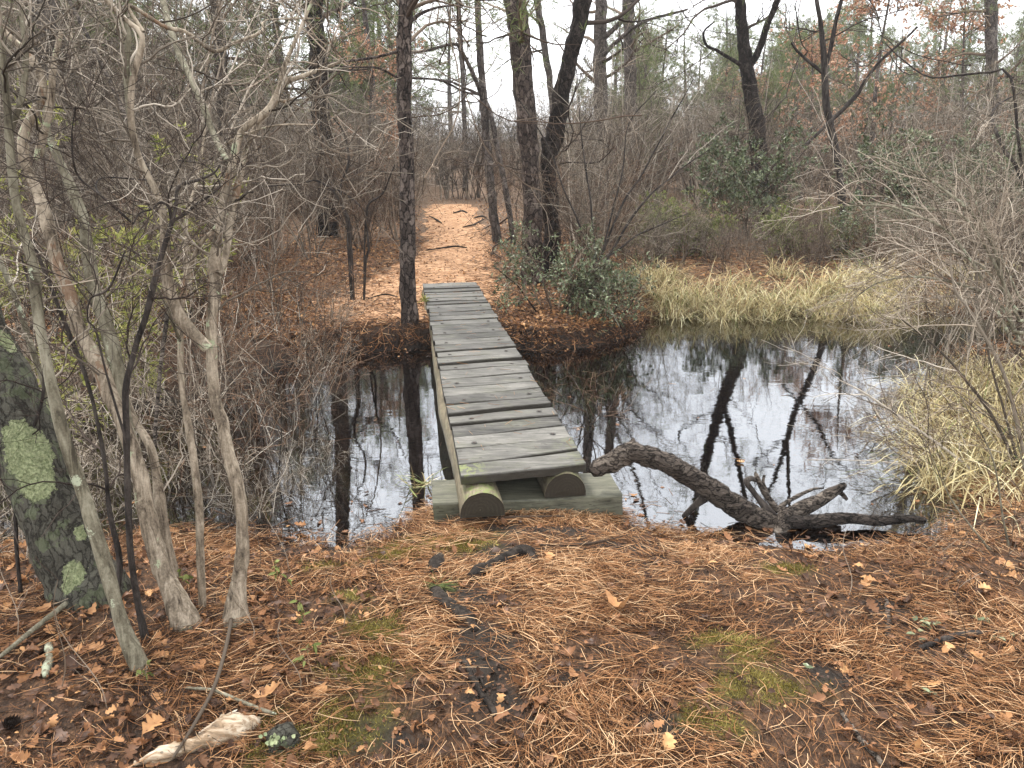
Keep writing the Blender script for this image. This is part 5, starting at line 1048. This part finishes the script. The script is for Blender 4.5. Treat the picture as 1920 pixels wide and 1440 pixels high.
# small green drooping leaf sprigs
def sprig(label, px, py, hpx, nleaf, seed, leafm=OV, L=(.022, .04), droop=1.2, Y=None):
    r = np.random.default_rng(seed); b = atZ(px, py, -.03); b[2] = gz(*b[:2]); b = atZ(px, py, b[2]); H = hpx / F * depth(b)
    o = thing('seedling', label, 'seedling', b, 'small green seedlings in the litter'); n = 12; t = np.linspace(0, 1, n); P = np.stack([.15 * H * np.sin(t * 2 + seed), .1 * H * t, t * H - .01], -1)[None]; R = np.full((1, n), .0011)
    l1, s1 = spawn(P, R, 3, .5, 1, (.2 * H, .35 * H), (30, 70), 5, .1, .1, .8, .0007, .1, rng=r)
    mesh('stem', [rtube(P, R, 5), rtube(l1, s1, 4)], TR, o)
    PP = np.concatenate([P[:, -5:], l1], 0); k = max(1, nleaf // 4); mesh('foliage', [tip_leaves(PP, k, L, (.009, .015), 0, .4, .5, droop, .2)], leafm, o); return o
sprig('seedling with drooping green leaves, brightest right of the bent trunk', 524, 1140, 85, 20, 1)
sprig('seedling with a few hanging leaves left of the mossy patch', 578, 1215, 85, 12, 2)
sprig('seedling with hanging leaves beside the lower moss patch', 590, 1275, 75, 16, 3)
sprig('seedling with dark drooping leaves near the foot of the slim tan stem', 355, 1130, 60, 14, 4)
sprig('tiny yellow-green seedling at the foot of the mottled stem', 265, 1290, 45, 10, 5)
sprig('leafy seedling at the foot of the slender pine by the bridge', 790, 592, 34, 24, 6, YG, (.05, .09), .2)
# wintergreen rosettes
def rosette(label, px, py, nl, seed):
    r = np.random.default_rng(seed); b = atZ(px, py, -.03); b[2] = gz(*b[:2]) + .012; o = thing('wintergreen', label, 'low plant', b, 'wintergreen plants in the litter')
    a = r.uniform(0, 6.3, nl); d = unit(np.stack([np.cos(a), np.sin(a), r.uniform(.1, .5, nl)], -1)); bs = np.stack([r.normal(0, .018, nl), r.normal(0, .012, nl), r.uniform(0, .015, nl)], -1)
    mesh('foliage', [leafpart(bs, d, np.tile([0, 0, 1.], (nl, 1)), r.uniform(.022, .035, nl), r.uniform(.013, .019, nl), 0, .2)], LV, o)
    P = np.stack([np.zeros((3, 4)), np.zeros((3, 4)), np.linspace(-.02, .01, 4)[None].repeat(3, 0)], -1) + r.normal(size=(3, 1, 3)) * .008; mesh('stem', [rtube(P, np.full((3, 4), .001), 4)], TR, o)
rosette('glossy wintergreen cluster on the right litter, largest of them', 1738, 1180, 11, 1); rosette('wintergreen leaves just right of the largest cluster', 1838, 1172, 7, 2); rosette('wintergreen leaves below the black stick at right', 1865, 1205, 4, 3)
rosette('two wintergreen leaves below the cluster at its left', 1712, 1208, 4, 4); rosette('lone wintergreen leaf lower right of centre', 1512, 1275, 3, 5); rosette('wintergreen leaves near the right corner litter', 1735, 1322, 4, 6)
# pine cone
q = atZ(25, 1370, -.03); q[2] = gz(*q[:2]) + .022; pc = thing('pine_cone', 'dark open pine cone at the lower left corner', 'pine cone', q); nsc = 90; i = np.arange(nsc); t = i / nsc; a = i * 2.39996
rad = .022 * np.sin(np.pi * (.12 + .85 * t)) ; bs = np.stack([(t - .5) * .055, np.cos(a) * rad * .35, np.sin(a) * rad * .35], -1); d = np.stack([np.full(nsc, .35), np.cos(a), np.sin(a)], -1)
mesh('scales', [leafpart(bs, unit(d), unit(np.tile([1., .05, .02], (nsc, 1))), rad * .8 + .003, np.full(nsc, .010), 0, -.1)], M['twig_dark'], pc)
mesh('core', [rtube(np.stack([np.linspace(-.026, .026, 10), np.zeros(10), np.zeros(10)], -1)[None], (.009 * np.sin(np.linspace(.2, 3, 10)))[None], 10)], M['twig_dark'], pc)
# individual big leaves
def big_leaf(label, px, py, s, tone, seed):
    r = np.random.default_rng(seed); b = atZ(px, py, -.03); b[2] = gz(*b[:2]) + .030; V, Q, c = oak_leaves(np.array([0.]), np.array([0.]), np.array([0.]), np.array([s]), r, .22)
    o = mesh('oak_leaf', [(V, Q, 0, np.full(len(V), tone))], M['litter_leaf']); o.location = b; tag(o, label, 'leaf', 'larger oak leaves on top of the litter')
for i, (px, py, s, tone, lb) in enumerate([(505, 1318, .10, .8, 'broad tan oak leaf right of the pale crossing twig'), (600, 1305, .09, .75, 'curled tan oak leaf above the lower moss'), (1845, 1115, .085, 1., 'yellow oak leaf at the right edge of the litter'), (1250, 1420, .07, .95, 'light tan leaf at the bottom edge right of centre'),
      (1030, 1045, .07, .85, 'pale orange leaf right of the arched root'), (1160, 1158, .11, .8, 'wide flat orange leaf half covered with needles'), (585, 1428, .07, .8, 'orange-tan leaf at the bottom below the stump'), (1780, 1230, .06, .85, 'orange leaf below the wintergreen cluster'), (1335, 1048, .05, .9, 'small orange leaf left of the log end'),
      (1615, 1048, .055, .85, 'bright orange leaf beyond the mossy hump'), (290, 1380, .09, .85, 'ragged orange leaf left of the rotten log'), (560, 950, .07, .7, 'reddish leaf at the left water edge'), (80, 1160, .08, .7, 'tan leaf near the foot of the lichen trunk')]):
    big_leaf(lb, px, py, s, tone, 200 + i)
# thin bare sprouts standing in the near litter
sproutv = []
def sprout(label, px, py, H, seed, group='thin bare sprouts rising from the litter'):
    b = atZ(px, py, -.03); b[2] = gz(*b[:2]); r = np.random.default_rng(seed); n = 10; t = np.linspace(0, 1, n); lx, ly = r.normal(size=2) * .2
    P = np.stack([lx * H * t + .02 * np.sin(t * 6), ly * H * t, t * H - .02], -1)[None]; R = (.0020 * (1 - .6 * t))[None]; l1, s1 = spawn(P, R, 6, .3, 1, (.15 * H, .4 * H), (25, 65), 6, .15, .03, .7, .0008, .2, rng=r)
    o = thing('bare_sprout', label, 'sprout', b, group); mesh('stem', [rtube(P, R, 5)], TB, o); mesh('twigs', [rtube(l1, s1, 4)], TB, o)
for i, (px, py, H, lb) in enumerate([(560, 1300, .32, 'thin bare sprout behind the curled tan leaf'), (470, 1200, .35, 'thin bare sprout right of the bent trunk'), (640, 1180, .28, 'thin bare sprout left of the upper moss patch'), (345, 1420, .35, 'thin bare sprout in front of the rotten log'), (200, 1330, .4, 'thin bare sprout left of the pale curved twig'),
      (1750, 1090, .35, 'thin sprout with a few twigs near the right water edge'), (1800, 1240, .35, 'thin bare sprout behind the black stick at right'), (1590, 1110, .3, 'thin bare sprout beyond the short dark stick'), (1860, 1090, .45, 'thin bare sprout at the right edge of the near bank'), (540, 1060, .4, 'thin bare sprout at the left water edge'),
      (480, 1060, .45, 'thin bare sprout between the bent trunk and the water'), (110, 1300, .4, 'thin bare sprout at the lower left'), (30, 1200, .45, 'thin bare sprout at the left edge under the lichen trunk'), (700, 1090, .22, 'tiny bare sprout by the moss at the bridge foot')]):
    sprout(lb, px, py, H, 300 + i)
# twiggy shrub in the shallows right of the bridge
arching('small leafless brown shrub standing in the shallows right of the bridge', (*atZ(1105, 810, WZ)[:2], 0), [[(1105, 805, 5), (1120, 760, 4), (1118, 720, 3), (1130, 680, 2)], [(1108, 805, 5), (1090, 740, 4), (1062, 690, 3)], [(1105, 800, 4), (1140, 770, 3), (1160, 725, 2)], [(1100, 810, 4), (1075, 770, 3), (1045, 730, 2)]], *(2 * (float(atZ(1105, 810, WZ)[1]),)), M['log_bark'], TR, 3, twL=(.08, .25))

# ------------------------------------------------------------------ haze: the damp air of the wood
x0, x1, y0, y1, z0, z1 = -330, 330, -60, 330, -4.0, 17.5
Vb = [(x, y, z) for z in (z0, z1) for y in (y0, y1) for x in (x0, x1)]
hz = mesh('haze', [(Vb, [(0, 2, 3, 1), (4, 5, 7, 6), (0, 1, 5, 4), (2, 6, 7, 3), (0, 4, 6, 2), (1, 3, 7, 5)], 0, None)], bpy.data.materials.new('damp_air'), smooth=False)
hm = hz.data.materials[0]; hm.use_nodes = True; hn = hm.node_tree; hn.nodes.clear(); pv = hn.nodes.new('ShaderNodeVolumePrincipled'); pv.inputs['Color'].default_value = (.93, .94, .96, 1); pv.inputs['Density'].default_value = .0010
ho = hn.nodes.new('ShaderNodeOutputMaterial'); hn.links.new(pv.outputs[0], ho.inputs['Volume']); tag(hz, kind='stuff')

# neighbours whose look and place read alike are told apart by their order from the left
def order_labels():
    by = {}
    for o_ in S.objects:
        if o_.parent is None and 'label' in o_ and 'group' in o_: by.setdefault(o_['label'], []).append(o_)
    wds = {2: ['leftmost', 'rightmost'], 3: ['leftmost', 'middle', 'rightmost'], 4: ['leftmost', 'second-leftmost', 'second-rightmost', 'rightmost'], 5: ['leftmost', 'second-leftmost', 'middle', 'second-rightmost', 'rightmost'],
           6: ['leftmost', 'second-leftmost', 'third-leftmost', 'third-rightmost', 'second-rightmost', 'rightmost']}
    for lb, os_ in by.items():
        if len(os_) in wds:
            os_.sort(key=lambda q: q.location[0] / q.location[1])
            for q, w_ in zip(os_, wds[len(os_)]): q['label'] = w_ + ' ' + lb
order_labels()
